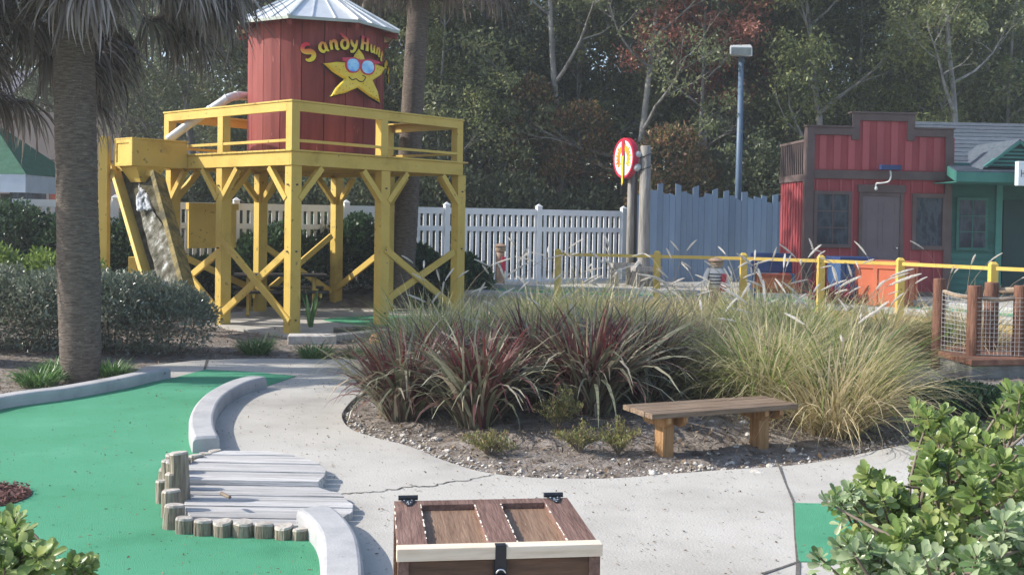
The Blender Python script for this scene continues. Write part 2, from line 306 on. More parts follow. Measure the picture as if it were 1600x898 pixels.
def blades(base, az, Ln, lean, droop, Wd, seg=6, twist=0.0, pw=1.4):
    """arching grass blades as tapering strips"""
    N = len(base); t = np.linspace(0, 1, seg + 1)[None, :]
    th = lean[:, None] + droop[:, None] * t ** pw             # angle from vertical
    dl = (Ln / seg)[:, None]
    ds = np.sin(th) * dl; dz = np.cos(th) * dl
    h = np.concatenate([np.zeros((N, 1)), np.cumsum(ds[:, :-1], 1)], 1); z = np.concatenate([np.zeros((N, 1)), np.cumsum(dz[:, :-1], 1)], 1)
    ca, sa = np.cos(az)[:, None], np.sin(az)[:, None]
    bend = twist * RNG.normal(size=(N, 1)) * t ** 2 * Ln[:, None]
    P = np.stack([base[:, 0:1] + ca * h - sa * bend, base[:, 1:2] + sa * h + ca * bend, base[:, 2:3] + z], -1)
    sw = az + RNG.normal(size=N) * .5
    side = np.stack([-np.sin(sw), np.cos(sw), RNG.normal(size=N) * .15], -1)[:, None, :]
    wd = (Wd[:, None] * np.minimum(1, (1.02 - t) * 2.2) ** .8 * (0.6 + .4 * np.minimum(1, t * 5)))[..., None] / 2
    V = np.stack([P - side * wd, P + side * wd], 2).reshape(-1, 3)
    n2 = (seg + 1) * 2
    q = np.array([(2 * i, 2 * i + 1, 2 * i + 3, 2 * i + 2) for i in range(seg)])
    F = (q[None] + (np.arange(N) * n2)[:, None, None]).reshape(-1, 4)
    return V, F
def join(parts):
    Vs, Fs, k = [], [], 0
    for V, F in parts: Vs.append(V); Fs.append(F + k); k += len(V)
    return np.concatenate(Vs), np.concatenate(Fs)
def add_to(o, mb, m):
    """paint marks of another colour inside the same part's mesh"""
    me = o.data; bm = bmesh.new(); bm.from_mesh(me); k = len(me.materials); me.materials.append(M[m])
    vs = [bm.verts.new(v) for v in mb.v]
    for f in mb.f:
        try: bm.faces.new([vs[i] for i in f]).material_index = k
        except ValueError: pass
    bm.to_mesh(me); bm.free()
def copy_tree(o, parent=None):
    c = o.copy(); C.objects.link(c)
    c.parent = parent
    for ch in list(o.children): copy_tree(ch, c)
    return c
def noise2(x, y, s=1.0, seed=0.0):
    return (np.sin(x * 3.1 * s + 1.3 + seed) * np.cos(y * 2.7 * s + .4 * seed) + .6 * np.sin(x * 7.3 * s + y * 5.1 * s + seed) + .4 * np.cos(x * 13.7 * s - y * 11.3 * s + 2 * seed)) / 2
def smooth(pts, n=6, closed=False):
    """Catmull-Rom through the points"""
    pts = [Vector(p) for p in pts]; out = []; N = len(pts)
    rng = range(N if closed else N - 1)
    for i in rng:
        p0 = pts[(i - 1) % N] if closed or i > 0 else pts[0]; p1 = pts[i]; p2 = pts[(i + 1) % N]; p3 = pts[(i + 2) % N] if closed or i + 2 < N else pts[-1]
        for k in range(n):
            t = k / n; out.append(.5 * ((2 * p1) + (p2 - p0) * t + (2 * p0 - 5 * p1 + 4 * p2 - p3) * t * t + (3 * p1 - p0 - 3 * p2 + p3) * t ** 3))
    if not closed: out.append(pts[-1])
    return out

# ------------------------------------------------------------------ ground
bed_edge = smooth([G(*p) for p in [(600, 606), (560, 625), (538, 648), (536, 664), (552, 680), (590, 693), (640, 706), (695, 729), (760, 748), (850, 757), (960, 757), (1060, 749), (1140, 743), (1220, 738), (1300, 727), (1390, 708), (1480, 692), (1640, 668)]], 5)
PZ = .05
isl = [(p.x, p.y) for p in bed_edge] + [(8.5, 9.0), (9, 14), (8.3, 15.4), (6.6, 17.2), (2.6, 18.9), (0, 19.5), (-.9, 19.6), (-.9, 16.2), (-1.5, 13.2), (-1.9, 12.4)]
def inpoly(x, y, poly):
    ins = np.zeros(x.shape, bool); n = len(poly)
    for i in range(n):
        x1, y1 = poly[i]; x2, y2 = poly[(i + 1) % n]
        c = ((y1 > y) != (y2 > y)) & (x < (x2 - x1) * (y - y1) / (y2 - y1 + 1e-12) + x1); ins ^= c
    return ins
def polydist(x, y, poly):
    d = np.full(x.shape, 1e9); n = len(poly)
    for i in range(n):
        a = np.array(poly[i][:2]); b = np.array(poly[(i + 1) % n][:2]); ab = b - a; L2 = (ab ** 2).sum() + 1e-12
        t = np.clip(((x - a[0]) * ab[0] + (y - a[1]) * ab[1]) / L2, 0, 1)
        d = np.minimum(d, np.hypot(x - a[0] - t * ab[0], y - a[1] - t * ab[1]))
    return d
def hgt(x, y):
    x = np.asarray(x, float); y = np.asarray(y, float)
    n = noise2(x, y, 1.0); n2 = noise2(x, y, 4.1, 2.0)
    near = inpoly(x, y, isl); d = np.where(near, polydist(x, y, isl), 0)
    z = .018 + .008 * n + .006 * n2 + .13 * np.clip((d - .15) / 1.3, 0, 1) ** 1.3 + near * .012 * n2 * np.clip(d * 3, 0, 1)
    z = z + .34 * np.clip((y - 20.8) / 1.2, 0, 1) + .02 * np.clip(y - 24, 0, 60)
    z = z + .10 * np.clip((-x - 4.6) / 1.5, 0, 1) * np.clip((y - 11.2) / 1.5, 0, 1)
    return z
xs = np.concatenate([np.linspace(-100, -40, 8), np.linspace(-34, -9, 14), np.arange(-8.5, 9.5, .07), np.linspace(10, 36, 14), np.linspace(45, 100, 8)])
ys = np.concatenate([np.linspace(-40, 2, 6), np.arange(2.4, 21.6, .08), np.arange(21.7, 60, .9), np.linspace(62, 130, 12)])
X, Yg = np.meshgrid(xs, ys); Z = hgt(X, Yg)
V = np.stack([X, Yg, Z], -1).reshape(-1, 3); nx, ny = len(xs), len(ys)
ii = (np.arange(ny - 1)[:, None] * nx + np.arange(nx - 1)[None]).ravel()
go = link_mesh('ground', np_mesh('ground', V, np.stack([ii, ii + 1, ii + nx + 1, ii + nx], 1)), 'soil', smooth=True); tag(go, kind='structure')

# concrete path: one slab with its free edge along the planting beds
path_edge = smooth([G(*p) for p in [(640, 566), (560, 567), (430, 566), (325, 568), (250, 575), (222, 580), (213, 587), (222, 594), (262, 603)]], 4)
path = [(p.x, p.y) for p in path_edge] + [(-6.6, 9.4), (-7.5, 3), (-7.5, .5), (9, .5), (9, 8.6)] + [(p.x, p.y) for p in bed_edge[::-1]]
mb = MB().prism(path, -.1, PZ); tag(mb.build('path', 'concrete', bevel=.006), kind='structure')
def strip(pts, w, z, h=.004):
    m = MB(); pts = [Vector(p) for p in pts]; L, Rr = [], []
    for i, p in enumerate(pts):
        d = (pts[min(i + 1, len(pts) - 1)] - pts[max(0, i - 1)]); d.z = 0; d.normalize(); q = Vector((-d.y, d.x, 0)); ww = w * (.6 + .8 * random.random()) / 2
        L.append(p + q * ww); Rr.append(p - q * ww)
    vs = [(a.x, a.y, z) for a in L] + [(a.x, a.y, z) for a in Rr]; n = len(pts)
    m.add(vs, [(i, i + 1, n + i + 1, n + i) for i in range(n - 1)]); return m
M['crack'] = mat('crack_dirt', [(.05, .045, .04), (.10, .09, .08)], 20, rough=1)
M['joint'] = mat('expansion_joint', [(.07, .065, .06), (.16, .15, .14)], 20, rough=1)
def crackline(p, q, n, amp):
    p, q = Vector(p), Vector(q); d = (q - p); e = Vector((-d.y, d.x, 0)).normalized(); o = []; a = 0
    for i in range(n + 1):
        a = a * .6 + random.uniform(-amp, amp); o.append(p + d * i / n + e * a * (0 if i in (0, n) else 1))
    return o
cr = strip(crackline(G(524, 783), G(660, 771), 22, .03) + crackline(G(660, 771), G(772, 752), 20, .03)[1:], .012, PZ + .004)
tag(cr.build('path_crack', 'crack'), kind='structure')
jt = strip([G(1218, 739), G(1228, 768), G(1240, 797), G(1243, 850), G(1247, 893), G(1245, 960)], .018, PZ + .004)
jt.add(*(lambda m: (m.v, m.f))(strip([G(324, 568), G(319, 586)], .03, PZ + .004)))
jt.add(*(lambda m: (m.v, m.f))(strip([G(1247, 892), G(1225, 900), G(1190, 912)], .016, PZ + .0055)))
tag(jt.build('path_joint', 'joint'), kind='structure')

# putting carpets
k1 = [G(*p) for p in [(-200, 672), (-60, 658), (0, 645), (60, 636), (100, 630), (180, 615), (225, 604), (256, 597)]]
k2 = [G(*p) for p in [(404, 613), (372, 622), (345, 637), (326, 656), (316, 678), (316, 700), (322, 717)]]
k3 = [G(*p) for p in [(488, 838), (505, 850), (520, 868), (530, 893), (534, 930), (534, 980)]]
turf = [G(-700, 700), G(-200, 672)] + k1[1:] + [G(263, 600), G(321, 584), G(395, 588), G(463, 594.5), G(415, 611)] + k2 + [G(300, 728), G(262, 742), G(256, 790), G(262, 830), G(300, 838), G(455, 843), G(488, 842)] + k3[1:] + [G(534, 1100), G(-700, 1100)]
tag(MB().prism([(p.x, p.y) for p in turf], PZ - .02, PZ + .006).build('putting_green', 'turf'), kind='structure')
t2 = [G(1241, 798), G(1330, 800), G(1500, 806), G(1700, 815), G(1760, 900), G(1500, 897), G(1248, 892), G(1243, 850)]
tag(MB().prism([(p.x, p.y) for p in t2], PZ - .02, PZ + .006).build('tee_green', 'turf'), kind='structure')

def kerb(pts, name, w, h, z0=PZ, n=6, mname='kerb', parent=None, smoothn=12):
    P = smooth(pts, smoothn); m = MB(); prof = [(-.5, -.03), (-.49, .74), (-.47, .86), (-.42, .95), (-.35, .995), (0, 1.0), (.35, .995), (.42, .95), (.47, .86), (.49, .74), (.5, -.03)]
    vs = []; k = len(prof)
    for i, p in enumerate(P):
        d = P[min(i + 1, len(P) - 1)] - P[max(i - 1, 0)]; d.z = 0; d.normalize(); q = Vector((-d.y, d.x, 0))
        hh = h * (.86 if i in (0, len(P) - 1) else 1) * (1 + .02 * math.sin(i * .23)); ww = w * (.97 if i in (0, len(P) - 1) else 1 + .02 * math.sin(i * .17))
        vs += [p + q * (a * ww) + Vector((0, 0, z0 + b * hh - p.z)) for a, b in prof]
    fs = [(i * k + j, i * k + j + 1, i * k + k + j + 1, i * k + k + j) for i in range(len(P) - 1) for j in range(k - 1)]
    fs += [tuple(range(k))[::-1], tuple(range((len(P) - 1) * k, len(P) * k))]
    return m.add(vs, fs).build(name, mname, parent)
tag(kerb(k1, 'kerb', .19, .12), 'long low concrete kerb between the palm bed and the green carpet', 'kerb', 'concrete kerbs round the green carpet')
tag(kerb(k2, 'kerb', .21, .13), 'curved concrete kerb between green carpet and path above the wooden deck', 'kerb', 'concrete kerbs round the green carpet')
tag(kerb(k3, 'kerb', .21, .13), 'short curved concrete kerb below the wooden deck beside the chest', 'kerb', 'concrete kerbs round the green carpet')

# mulch circle in the carpet
mc = G(-30, 790); cp = [(mc.x + .30 * math.cos(a) * 1.0, mc.y + .30 * math.sin(a)) for a in np.linspace(0, 2 * math.pi, 40)[:-1]]
tag(MB().prism(cp, PZ, PZ + .012).build('mulch_circle', 'mulch'), kind='structure')
n = 1400; rr = .29 * np.sqrt(RNG.random(n)); aa = RNG.random(n) * 6.283
cen = np.stack([mc.x + rr * np.cos(aa), mc.y + rr * np.sin(aa), PZ + .015 + .03 * RNG.random(n)], 1)
V, F = leaf_arrays(cen, RNG.normal(size=(n, 3)) * [1, 1, .3], RNG.normal(size=(n, 3)) * .4 + [0, 0, 1], .035, .015)
M['mulchchip'] = leafmat('mulch_chip', [(.05, .02, .018), (.14, .055, .045), (.24, .12, .10)], transl=0, rough=.9)
tag(link_mesh('mulch', np_mesh('mulch', V, F), 'mulchchip'), 'red brown bark chips in the round cut out of the carpet', 'mulch', kind='stuff')

# ------------------------------------------------------------------ weathered deck with its log edging
dk = empty('wooden_deck', G(400, 775, PZ), 0, 'low weathered grey plank deck with rounded ends between carpet and path', 'deck')
out = [G(*p, PZ) for p in [(292, 742), (318, 728), (350, 720), (420, 721), (470, 729), (500, 741), (510, 752), (506, 762), (497, 771), (532, 782), (552, 800), (551, 810), (535, 822), (516, 831), (460, 832), (380, 831), (300, 828), (288, 800)]]
oy = [p.y for p in out]; y0, y1 = min(oy), max(oy)
def xr(y):
    X = []
    for i in range(len(out)):
        a, b = out[i], out[(i + 1) % len(out)]
        if (a.y > y) != (b.y > y): X.append(a.x + (b.x - a.x) * (y - a.y) / (b.y - a.y))
    return (min(X), max(X)) if len(X) > 1 else None
mb = MB(); y = y0 + .004; bw = .125; base = dk.location; ib = 0
while y < y1 - .02:
    ye = min(y + bw - .008, y1 - .004); ss = np.linspace(y, ye, 5); top = PZ + .045 + (.006 if ib % 2 else 0) + (.03 if y > G(0 + 400, 773, PZ).y else 0)
    pts = [xr(s) for s in ss]
    if all(pts):
        poly = [(p[0] - base.x, s - base.y) for p, s in zip(pts, ss)] + [(p[1] - base.x, s - base.y) for p, s in list(zip(pts, ss))[::-1]]
        mb.prism(poly, -.01, top - PZ)
    y += bw; ib += 1
mb.build('plank_floor', 'woodgrey', dk, bevel=.004)
pc = MB().tube([G(345, 787, PZ + .075) - base + Vector((0, 0, .068)), G(359, 794, PZ + .075) - base + Vector((0, 0, .068))], .011, 6).build('stick', 'twig')
pc.location = base; tag(pc, 'short brown stick lying on the plank deck', 'stick')
le = empty('log_edging', G(265, 820), 0, 'curved row of upright grey log stumps of rising height edging the plank deck', 'edging')
eb = le.location
def stump(px, pyb, pyt, r, cap=False):
    g = G(px, pyb, PZ); t = AT(px, pyt, g.y); h = max(.06, t.z - PZ)
    g = g + Vector((0, r * .9, 0))
    rr_ = [r * 1.0, r * 1.02, r * .98, r * .97, r * .88]; zz = [-.05, h * .3, h * .7, h - .012, h]
    m = MB(); vs = []; fs = []; n = 14; sd_ = random.random() * 9
    tx, ty = random.uniform(-.02, .02), random.uniform(-.02, .02)
    for a, z in zip(rr_, zz):
        for k in range(n):
            t_ = 2 * math.pi * k / n; q = a * (1 + .05 * math.sin(3 * t_ + sd_) + .03 * math.sin(7 * t_ + 2 * sd_)); vs.append((g.x - eb.x + q * math.cos(t_) + tx * z * 3, g.y - eb.y + q * math.sin(t_) + ty * z * 3, PZ + z + .1 * a * math.cos(t_ + sd_) * (z > .02)))
    for i in range(4):
        for k in range(n): fs.append((i * n + k, i * n + (k + 1) % n, i * n + n + (k + 1) % n, i * n + n + k))
    fs.append(tuple(range(4 * n, 5 * n)))
    o = m.add(vs, fs).build('log_stump', 'loggrey', le, smooth=False)
    o.data.materials.append(M['logend']); o.data.polygons[-1].material_index = 1
    for p in list(o.data.polygons)[-n - 1:-1]: p.material_index = 1
for s in [(285, 836, 811, .052), (314, 839, 815, .055), (345, 841, 817, .057), (377, 842, 818, .058), (409, 843, 820, .056), (440, 845, 824, .056), (266, 829, 792, .062), (263, 812, 768, .058), (268, 795, 740, .062), (278, 795, 708, .060),
          (273, 778, 722, .060), (262, 768, 720, .05), (254, 766, 733, .05), (252, 788, 752, .05), (268, 758, 712, .05), (284, 742, 716, .05), (303, 733, 712, .052), (317, 727, 709, .05), (331, 722, 705, .052), (466, 846, 828, .045)]:
    stump(*s)

# ------------------------------------------------------------------ treasure chest
ch = empty('wooden_chest', (-.075, 4.46, PZ), R_(7.6), 'brown wooden treasure chest with panelled lid and black hinges on the path', 'chest')
W2, D2, HT = .405, .365, .55
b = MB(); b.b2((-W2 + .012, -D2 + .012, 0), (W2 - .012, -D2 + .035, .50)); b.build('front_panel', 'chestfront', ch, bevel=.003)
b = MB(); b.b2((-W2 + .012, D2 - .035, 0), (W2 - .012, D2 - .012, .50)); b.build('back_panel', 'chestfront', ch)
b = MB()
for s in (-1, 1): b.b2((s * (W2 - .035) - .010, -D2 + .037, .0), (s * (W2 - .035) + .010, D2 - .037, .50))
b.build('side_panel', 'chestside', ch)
for s in (-1, 1):
    for t in (-1, 1):
        MB().b2((s * W2, t * D2, 0), (s * (W2 - .045), t * (D2 - .011), .503)).build('corner_post', 'chest', ch, bevel=.004)
lid = MB(); z0, z1 = .505, .545
lid.b2((-W2, D2 - .075, z0), (W2, D2, z1))
for cx, ww in ((-W2 + .06, .12), (.02, .12), (W2 - .06, .12)): lid.b2((cx - ww / 2, -D2 + .05, z0), (cx + ww / 2, D2 - .077, z1 + .001))
lido = lid.build('lid', 'chest', ch, bevel=.003)
MB().b2((-W2 + .01, -D2 + .05, z0), (W2 - .01, D2 - .02, z0 + .012)).build('lid_panel', 'chestpanel', lido)
# chipped paint along the edges of the stiles
cpm = MB()
for ex in (-W2 + .0015, -W2 + .12, .02 - .06, .02 + .06, W2 - .12):
    yy = -D2 + .06
    while yy < D2 - .1:
        l = random.uniform(.01, .05)
        if random.random() < .62: cpm.box((ex, yy + l / 2, z1 + .0005), (random.uniform(.003, .008), l, .003), random.uniform(-.05, .05))
        yy += l + random.uniform(.002, .02)
add_to(lido, cpm, 'bare')
MB().b2((-W2 - .004, -D2 - .012, z0 + .002), (W2 + .006, -D2 + .048, z1 + .012)).build('pine_board', 'pine', lido, bevel=.003)
for hx in (-W2 + .065, W2 - .065):
    h = MB(); h.tube([(hx - .045, D2 + .008, z1 + .012), (hx + .045, D2 + .008, z1 + .012)], .0115, 10)
    zt = z1 + .003
    pts = [(-.034, 0), (.034, 0), (.030, -.02), (.012, -.085), (.009, -.10), (-.009, -.10), (-.012, -.085), (-.030, -.02)]
    h.prism([(hx + a, D2 + b_) for a, b_ in pts], zt, zt + .004)
    ho = h.build('hinge', 'blackmetal', lido)
    sc = MB()
    for a, b_ in ((-.018, -.018), (.016, -.016), (-.002, -.034), (.010, -.052), (-.006, -.06), (0, -.082)):
        sc.lathe([(.0042, 0), (.0036, .002), (.001, .003)], (hx + a, D2 + b_, zt + .004), 8)
    sc.build('screw', 'steel', ho)
hs = MB(); hs.b2((-.022, -D2 - .016, z0 + .002 - .10), (.022, -D2 - .0125, z1 + .018)); hs.b2((-.022, -D2 - .016, z1 + .014), (.022, -D2 + .020, z1 + .018))
hs.b2((-.027, -D2 + .0085, z0 - .095), (.027, -D2 - .002, z0 - .004))
ho = hs.build('hasp', 'blackmetal', ch, bevel=.002)
lk = MB(); lk.tube([(.018 * math.cos(a), -D2 - .022, z0 - .052 + .018 * math.sin(a)) for a in np.linspace(0, math.pi, 9)], .004, 8)
lk.build('padlock_shackle', 'steel', ho, smooth=True)
MB().b2((-.024, -D2 - .032, z0 - .10), (.024, -D2 - .017, z0 - .055)).build('padlock_body', 'blackmetal', ho, bevel=.003)

# ------------------------------------------------------------------ bench
FL, FR = AT(1018.6, 649.4, 7.92), AT(1247.6, 633, 8.48)
ang = math.atan2(FR.y - FL.y, FR.x - FL.x)
bz = float(hgt(1.6, 8.4)); bn = empty('park_bench', (FL.x, FL.y, 0), ang, 'low backless wooden plank bench in front of the ornamental grasses', 'bench')
BL, BD, BZ = 1.39, .45, .425
st = MB()
for k in range(4):
    st.b2((0 + random.uniform(-.008, .008), k * .114, BZ - .040), (BL + random.uniform(-.008, .008), k * .114 + .107, BZ + random.uniform(-.002, .002)))
st.build('seat', 'benchwood', bn, bevel=.004)
for lx in (.20, BL - .27):
    MB().b2((lx - .002, .15, 0), (lx + .098, .28, BZ - .042)).build('leg', 'benchleg', bn, bevel=.005)
    be = MB()
    for s in (-.047, .1):
        vs = [(lx + s, .02, BZ - .042), (lx + s, .42, BZ - .042), (lx + s, .42, BZ - .085), (lx + s, .36, BZ - .13), (lx + s, .08, BZ - .13), (lx + s, .02, BZ - .085)]
        k = len(vs); be.add(vs + [(a + .043, b_, c_) for a, b_, c_ in vs], [tuple(range(k))[::-1], tuple(range(k, 2 * k))] + [(i, (i + 1) % k, k + (i + 1) % k, k + i) for i in range(k)])
    be.build('bearer', 'benchleg', bn, bevel=.004)

# ------------------------------------------------------------------ water tower: platform 3.74 m square on eight posts
TH = .7089; TA = Vector((-3.4248, 16.111, 0)); TROT = math.pi / 2 - TH
PLAT = .06
tf = MB().prism([(-.1, -.1), (3.95, -.1), (6.2, 1.0), (7.5, 4.2), (1.0, 5.2), (-.1, 3.4)], -.1, PLAT)
fl = tf.build('patio', 'concrete'); fl.location = TA; fl.rotation_euler = (0, 0, TROT); tag(fl, kind='structure')
tp = [G(505, 499, PLAT), G(600, 493, PLAT), G(680, 497, PLAT), G(720, 505, PLAT), G(640, 512, PLAT), G(575, 509, PLAT)]
tag(MB().prism([(p.x, p.y) for p in smooth(tp, 5, True)], PLAT - .02, PLAT + .006).build('patio_green', 'turf'), kind='structure')
tw = empty('water_tower', TA, TROT, 'red wooden water tank with metal roof on a yellow timber platform', 'water tower')
ZB, ZD, ZR = 2.68, 2.925, 3.693; LX, LY = 3.86, 3.66; PW = .20
posts = [(0, 0), (1.87, 0), (3.74, 0), (0, 1.87), (3.74, 1.9), (0, 3.6), (1.87, 3.6), (3.74, 3.6)]
for (x, y) in posts:
    MB().b2((x + .02, y + .02, 0), (x + .02 + .20, y + .02 + .17 if y < 3 else y - .15, ZB)).build('post', 'yellow', tw, bevel=.008)
    kb = MB()
    for dx, dy in ((1, 0), (-1, 0), (0, 1), (0, -1)):
        if not (-.1 < x + dx < 3.9 and -.1 < y + dy < 3.7): continue
        cx, cyy = x + .12, y + (.105 if y < 3 else -.07)
        if dx and y < .1: cyy = y + .05
        if dy and x < .1: cx = x + .05
        kb.bar((cx + dx * .06, cyy + dy * .06, ZB - .52), (cx + dx * .50, cyy + dy * .50, ZB - .02), .085, .095, up=(0, 0, 1))
    kb.build('knee_brace', 'yellow', tw)
fa = MB(); fa.b2((0, 0, ZB), (LX, .045, ZD - .03)); fa.b2((0, .046, ZB), (.045, LY - .05, ZD - .03)); fa.b2((0, LY - .045, ZB), (LX, LY, ZD - .03)); fa.b2((LX - .045, .046, ZB), (LX, LY - .05, ZD - .03))
fa.build('fascia', 'yellow', tw, bevel=.005)
jo = MB()
for k in range(1, 8): jo.b2((k * .48 - .02, .05, ZB + .04), (k * .48 + .02, LY - .05, ZD - .031))
jo.build('joist', 'yellow', tw)
db = MB(); k = 0; yy = -.03
while yy < LY + .02:
    db.b2((-.03, yy, ZD - .028), (LX + .10, yy + .135, ZD)); yy += .143
db.build('deck', 'yellow', tw, bevel=.003)
rl = MB()
TW_ = .045
for yy in (.0, LY - .06):
    rl.b2((.1, yy, ZR - .17), (LX - .1, yy + .045, ZR - .03)); rl.b2((.1, yy + .01, ZD + .12), (LX - .1, yy + .05, ZD + .165))
for xx in (.0, LX - .06):
    rl.b2((xx, .13, ZR - .17), (xx + .045, LY - .12, ZR - .03)); rl.b2((xx + .01, .13, ZD + .12), (xx + .05, LY - .12, ZD + .165))
rl.b2((-.012, -.012, ZR - .028), (LX + .01, .15, ZR)); rl.b2((-.012, .152, ZR - .028), (.15, LY - .15, ZR)); rl.b2((-.012, LY - .148, ZR - .028), (LX + .01, LY + .01, ZR)); rl.b2((LX - .15, .152, ZR - .028), (LX + .01, LY - .15, ZR))
rl.build('railing', 'yellow', tw, bevel=.004)
for (x, y) in [(0, 0), (1.85, 0), (LX - .16, 0), (0, 1.85), (LX - .16, 1.85), (0, LY - .16), (1.85, LY - .16), (LX - .16, LY - .16)]:
    MB().b2((x + .003, y + .003, ZD + .001), (x + .155, y + .155, ZR - .03)).build('railing_post', 'yellow', tw, bevel=.004)
cbs = [((.01, 1.93, 1.53), (.01, .02, .25)), ((.05, .10, 1.36), (.05, 1.85, .28)), ((.03, 3.6, 1.30), (.03, 1.98, .28)), ((.08, 1.98, 1.30), (.08, 3.5, .5)),
       ((1.98, .02, 1.36), (3.78, .02, .22)), ((3.72, .07, 1.28), (2.0, .07, .45)), ((.1, 3.62, 1.25), (1.85, 3.62, .5)), ((2.0, 3.55, 1.35), (3.75, 3.55, .35)), ((3.7, 3.5, 1.5), (2.0, 3.5, .35)), ((3.8, 1.95, 1.3), (3.8, 3.5, .4))]
for p, q in cbs: MB().bar(p, q, .05, .115).build('cross_brace', 'yellow', tw, bevel=.004)
for (x, y) in [(0, 0), (1.87, 0), (3.74, 0), (0, 1.87)]:
    for z in (ZB - .30, .27, 1.34):
        if y < .1: MB().tube([(x + .12, y + .021, z), (x + .12, y - .008, z)], .014, 8).build('bolt', 'trimbrown', tw)
        if x < .1: MB().tube([(x + .021, y + .10, z), (x - .008, y + .10, z)], .014, 8).build('bolt', 'trimbrown', tw)
pn = MB(); pn.b2((.42, 3.50, 1.28), (1.42, 3.54, 2.0)); pn.b2((.40, 3.47, 1.98), (1.45, 3.57, 2.10)); pn.build('panel', 'yellow', tw)
# tank
TC = Vector((1.93, 1.83)); TR = 1.20; TH0, TH1 = ZD, 5.22
tank = empty('tank', (0, 0, 0)); tank.parent = tw; tank.location = (TC.x, TC.y, 0)
NP = 20; OFF = .06
stv = MB()
for k in range(NP):
    a0 = OFF + 2 * math.pi * (k + .018) / NP; a1 = OFF + 2 * math.pi * (k + .982) / NP; rr_ = TR + random.uniform(-.006, .006)
    o4 = [(rr_ * math.cos(a), rr_ * math.sin(a)) for a in (a0, (a0 + a1) / 2, a1)]; i4 = [((rr_ - .035) * math.cos(a), (rr_ - .035) * math.sin(a)) for a in (a1, (a0 + a1) / 2, a0)]
    stv.prism(o4 + i4, TH0 + .001, TH1)
stv.build('tank_staves', 'redtank', tank)
MB().lathe([(TR - .045, TH0 + .002), (TR - .045, TH1 - .01)], n=NP).build('tank_core', 'groove', tank)
# octagonal standing-seam roof
camdir = math.atan2(-18.8, 3.6) - TROT    # towards the camera in tower axes
RE, ZE, ZA = 1.50, 5.20, 6.02
cor = [camdir + R_(27) + k * math.pi / 4 for k in range(8)]
def rp(a, r, z): return (r * math.cos(a), r * math.sin(a), z)
rf = MB()
for k in range(8):
    a, b_ = cor[k], cor[k] + math.pi / 4
    A0, B0 = Vector(rp(a, RE, ZE)), Vector(rp(b_, RE, ZE)); A1, B1 = Vector(rp(a, .05, ZA)), Vector(rp(b_, .05, ZA))
    rf.add([A0, B0, B1, A1, A0 - Vector((0, 0, .02)), B0 - Vector((0, 0, .02)), B1 - Vector((0, 0, .03)), A1 - Vector((0, 0, .03))], [(0, 1, 2, 3), (7, 6, 5, 4), (0, 4, 5, 1)])
ro = rf.build('roof', 'tin', tank)
sm = MB()
for k in range(8):
    a, b_ = cor[k], cor[k] + math.pi / 4
    sm.bar(rp(a, RE + .02, ZE + .012), rp(a, .05, ZA + .015), .05, .03)
    for t in (.33, .67):
        e = Vector(rp(a, RE, ZE)).lerp(Vector(rp(b_, RE, ZE)), t); q = Vector(rp(a, .05, ZA)).lerp(Vector(rp(b_, .05, ZA)), t)
        q2 = e.lerp(q, .97); sm.bar(e + Vector((0, 0, .01)), q2 + Vector((0, 0, .01)), .022, .022)
sm.build('seam', 'tin', ro)
de = MB()
for k in range(8): de.bar(rp(cor[k], RE + .004, ZE - .022), rp(cor[k] + math.pi / 4, RE + .004, ZE - .022), .02, .05)
de.build('drip_edge', 'tinedge', ro)
MB().lathe([(.09, ZA - .03), (.07, ZA + .05), (.02, ZA + .12)], n=12).build('roof_cap', 'tin', ro)
for k in range(8): MB().bar(rp(cor[k], TR - .02, ZE - .085 + .05), rp(cor[k], RE - .03, ZE - .10), .07, .09).build('rafter_tail', 'redtank', tank)
MB().lathe([(RE - .02, ZE - .045), (RE - .02, ZE - .03)], n=8) 
# pipe from the tank down to the trough
toT0 = lambda P: (Matrix.Rotation(-TROT, 3, 'Z') @ (Vector(P) - TA))
oc0 = toT0(AT(390, 151, 18.75)); ot = MB().box(toT0(AT(394, 151, 18.8)), (.10, .22, .36), math.atan2(oc0.y - TC.y, oc0.x - TC.x)); ot.build('pipe_outlet', 'redtank', tw, bevel=.005)
P_ = smooth([oc0, toT0(AT(372, 150, 18.5)), toT0(AT(358, 153, 18.35)), toT0(AT(345, 161, 18.3)), toT0(AT(300, 191, 18.25)), toT0(AT(262, 219, 18.2))], 5)
pp = MB().tube(P_, .075, 14)
for i in (6, 12, 17):
    d = (P_[i + 1] - P_[i]).normalized(); pp.tube([P_[i] - d * .02, P_[i] + d * .02], .083, 14)
pp.build('pipe', 'pipe', tw, smooth=True)
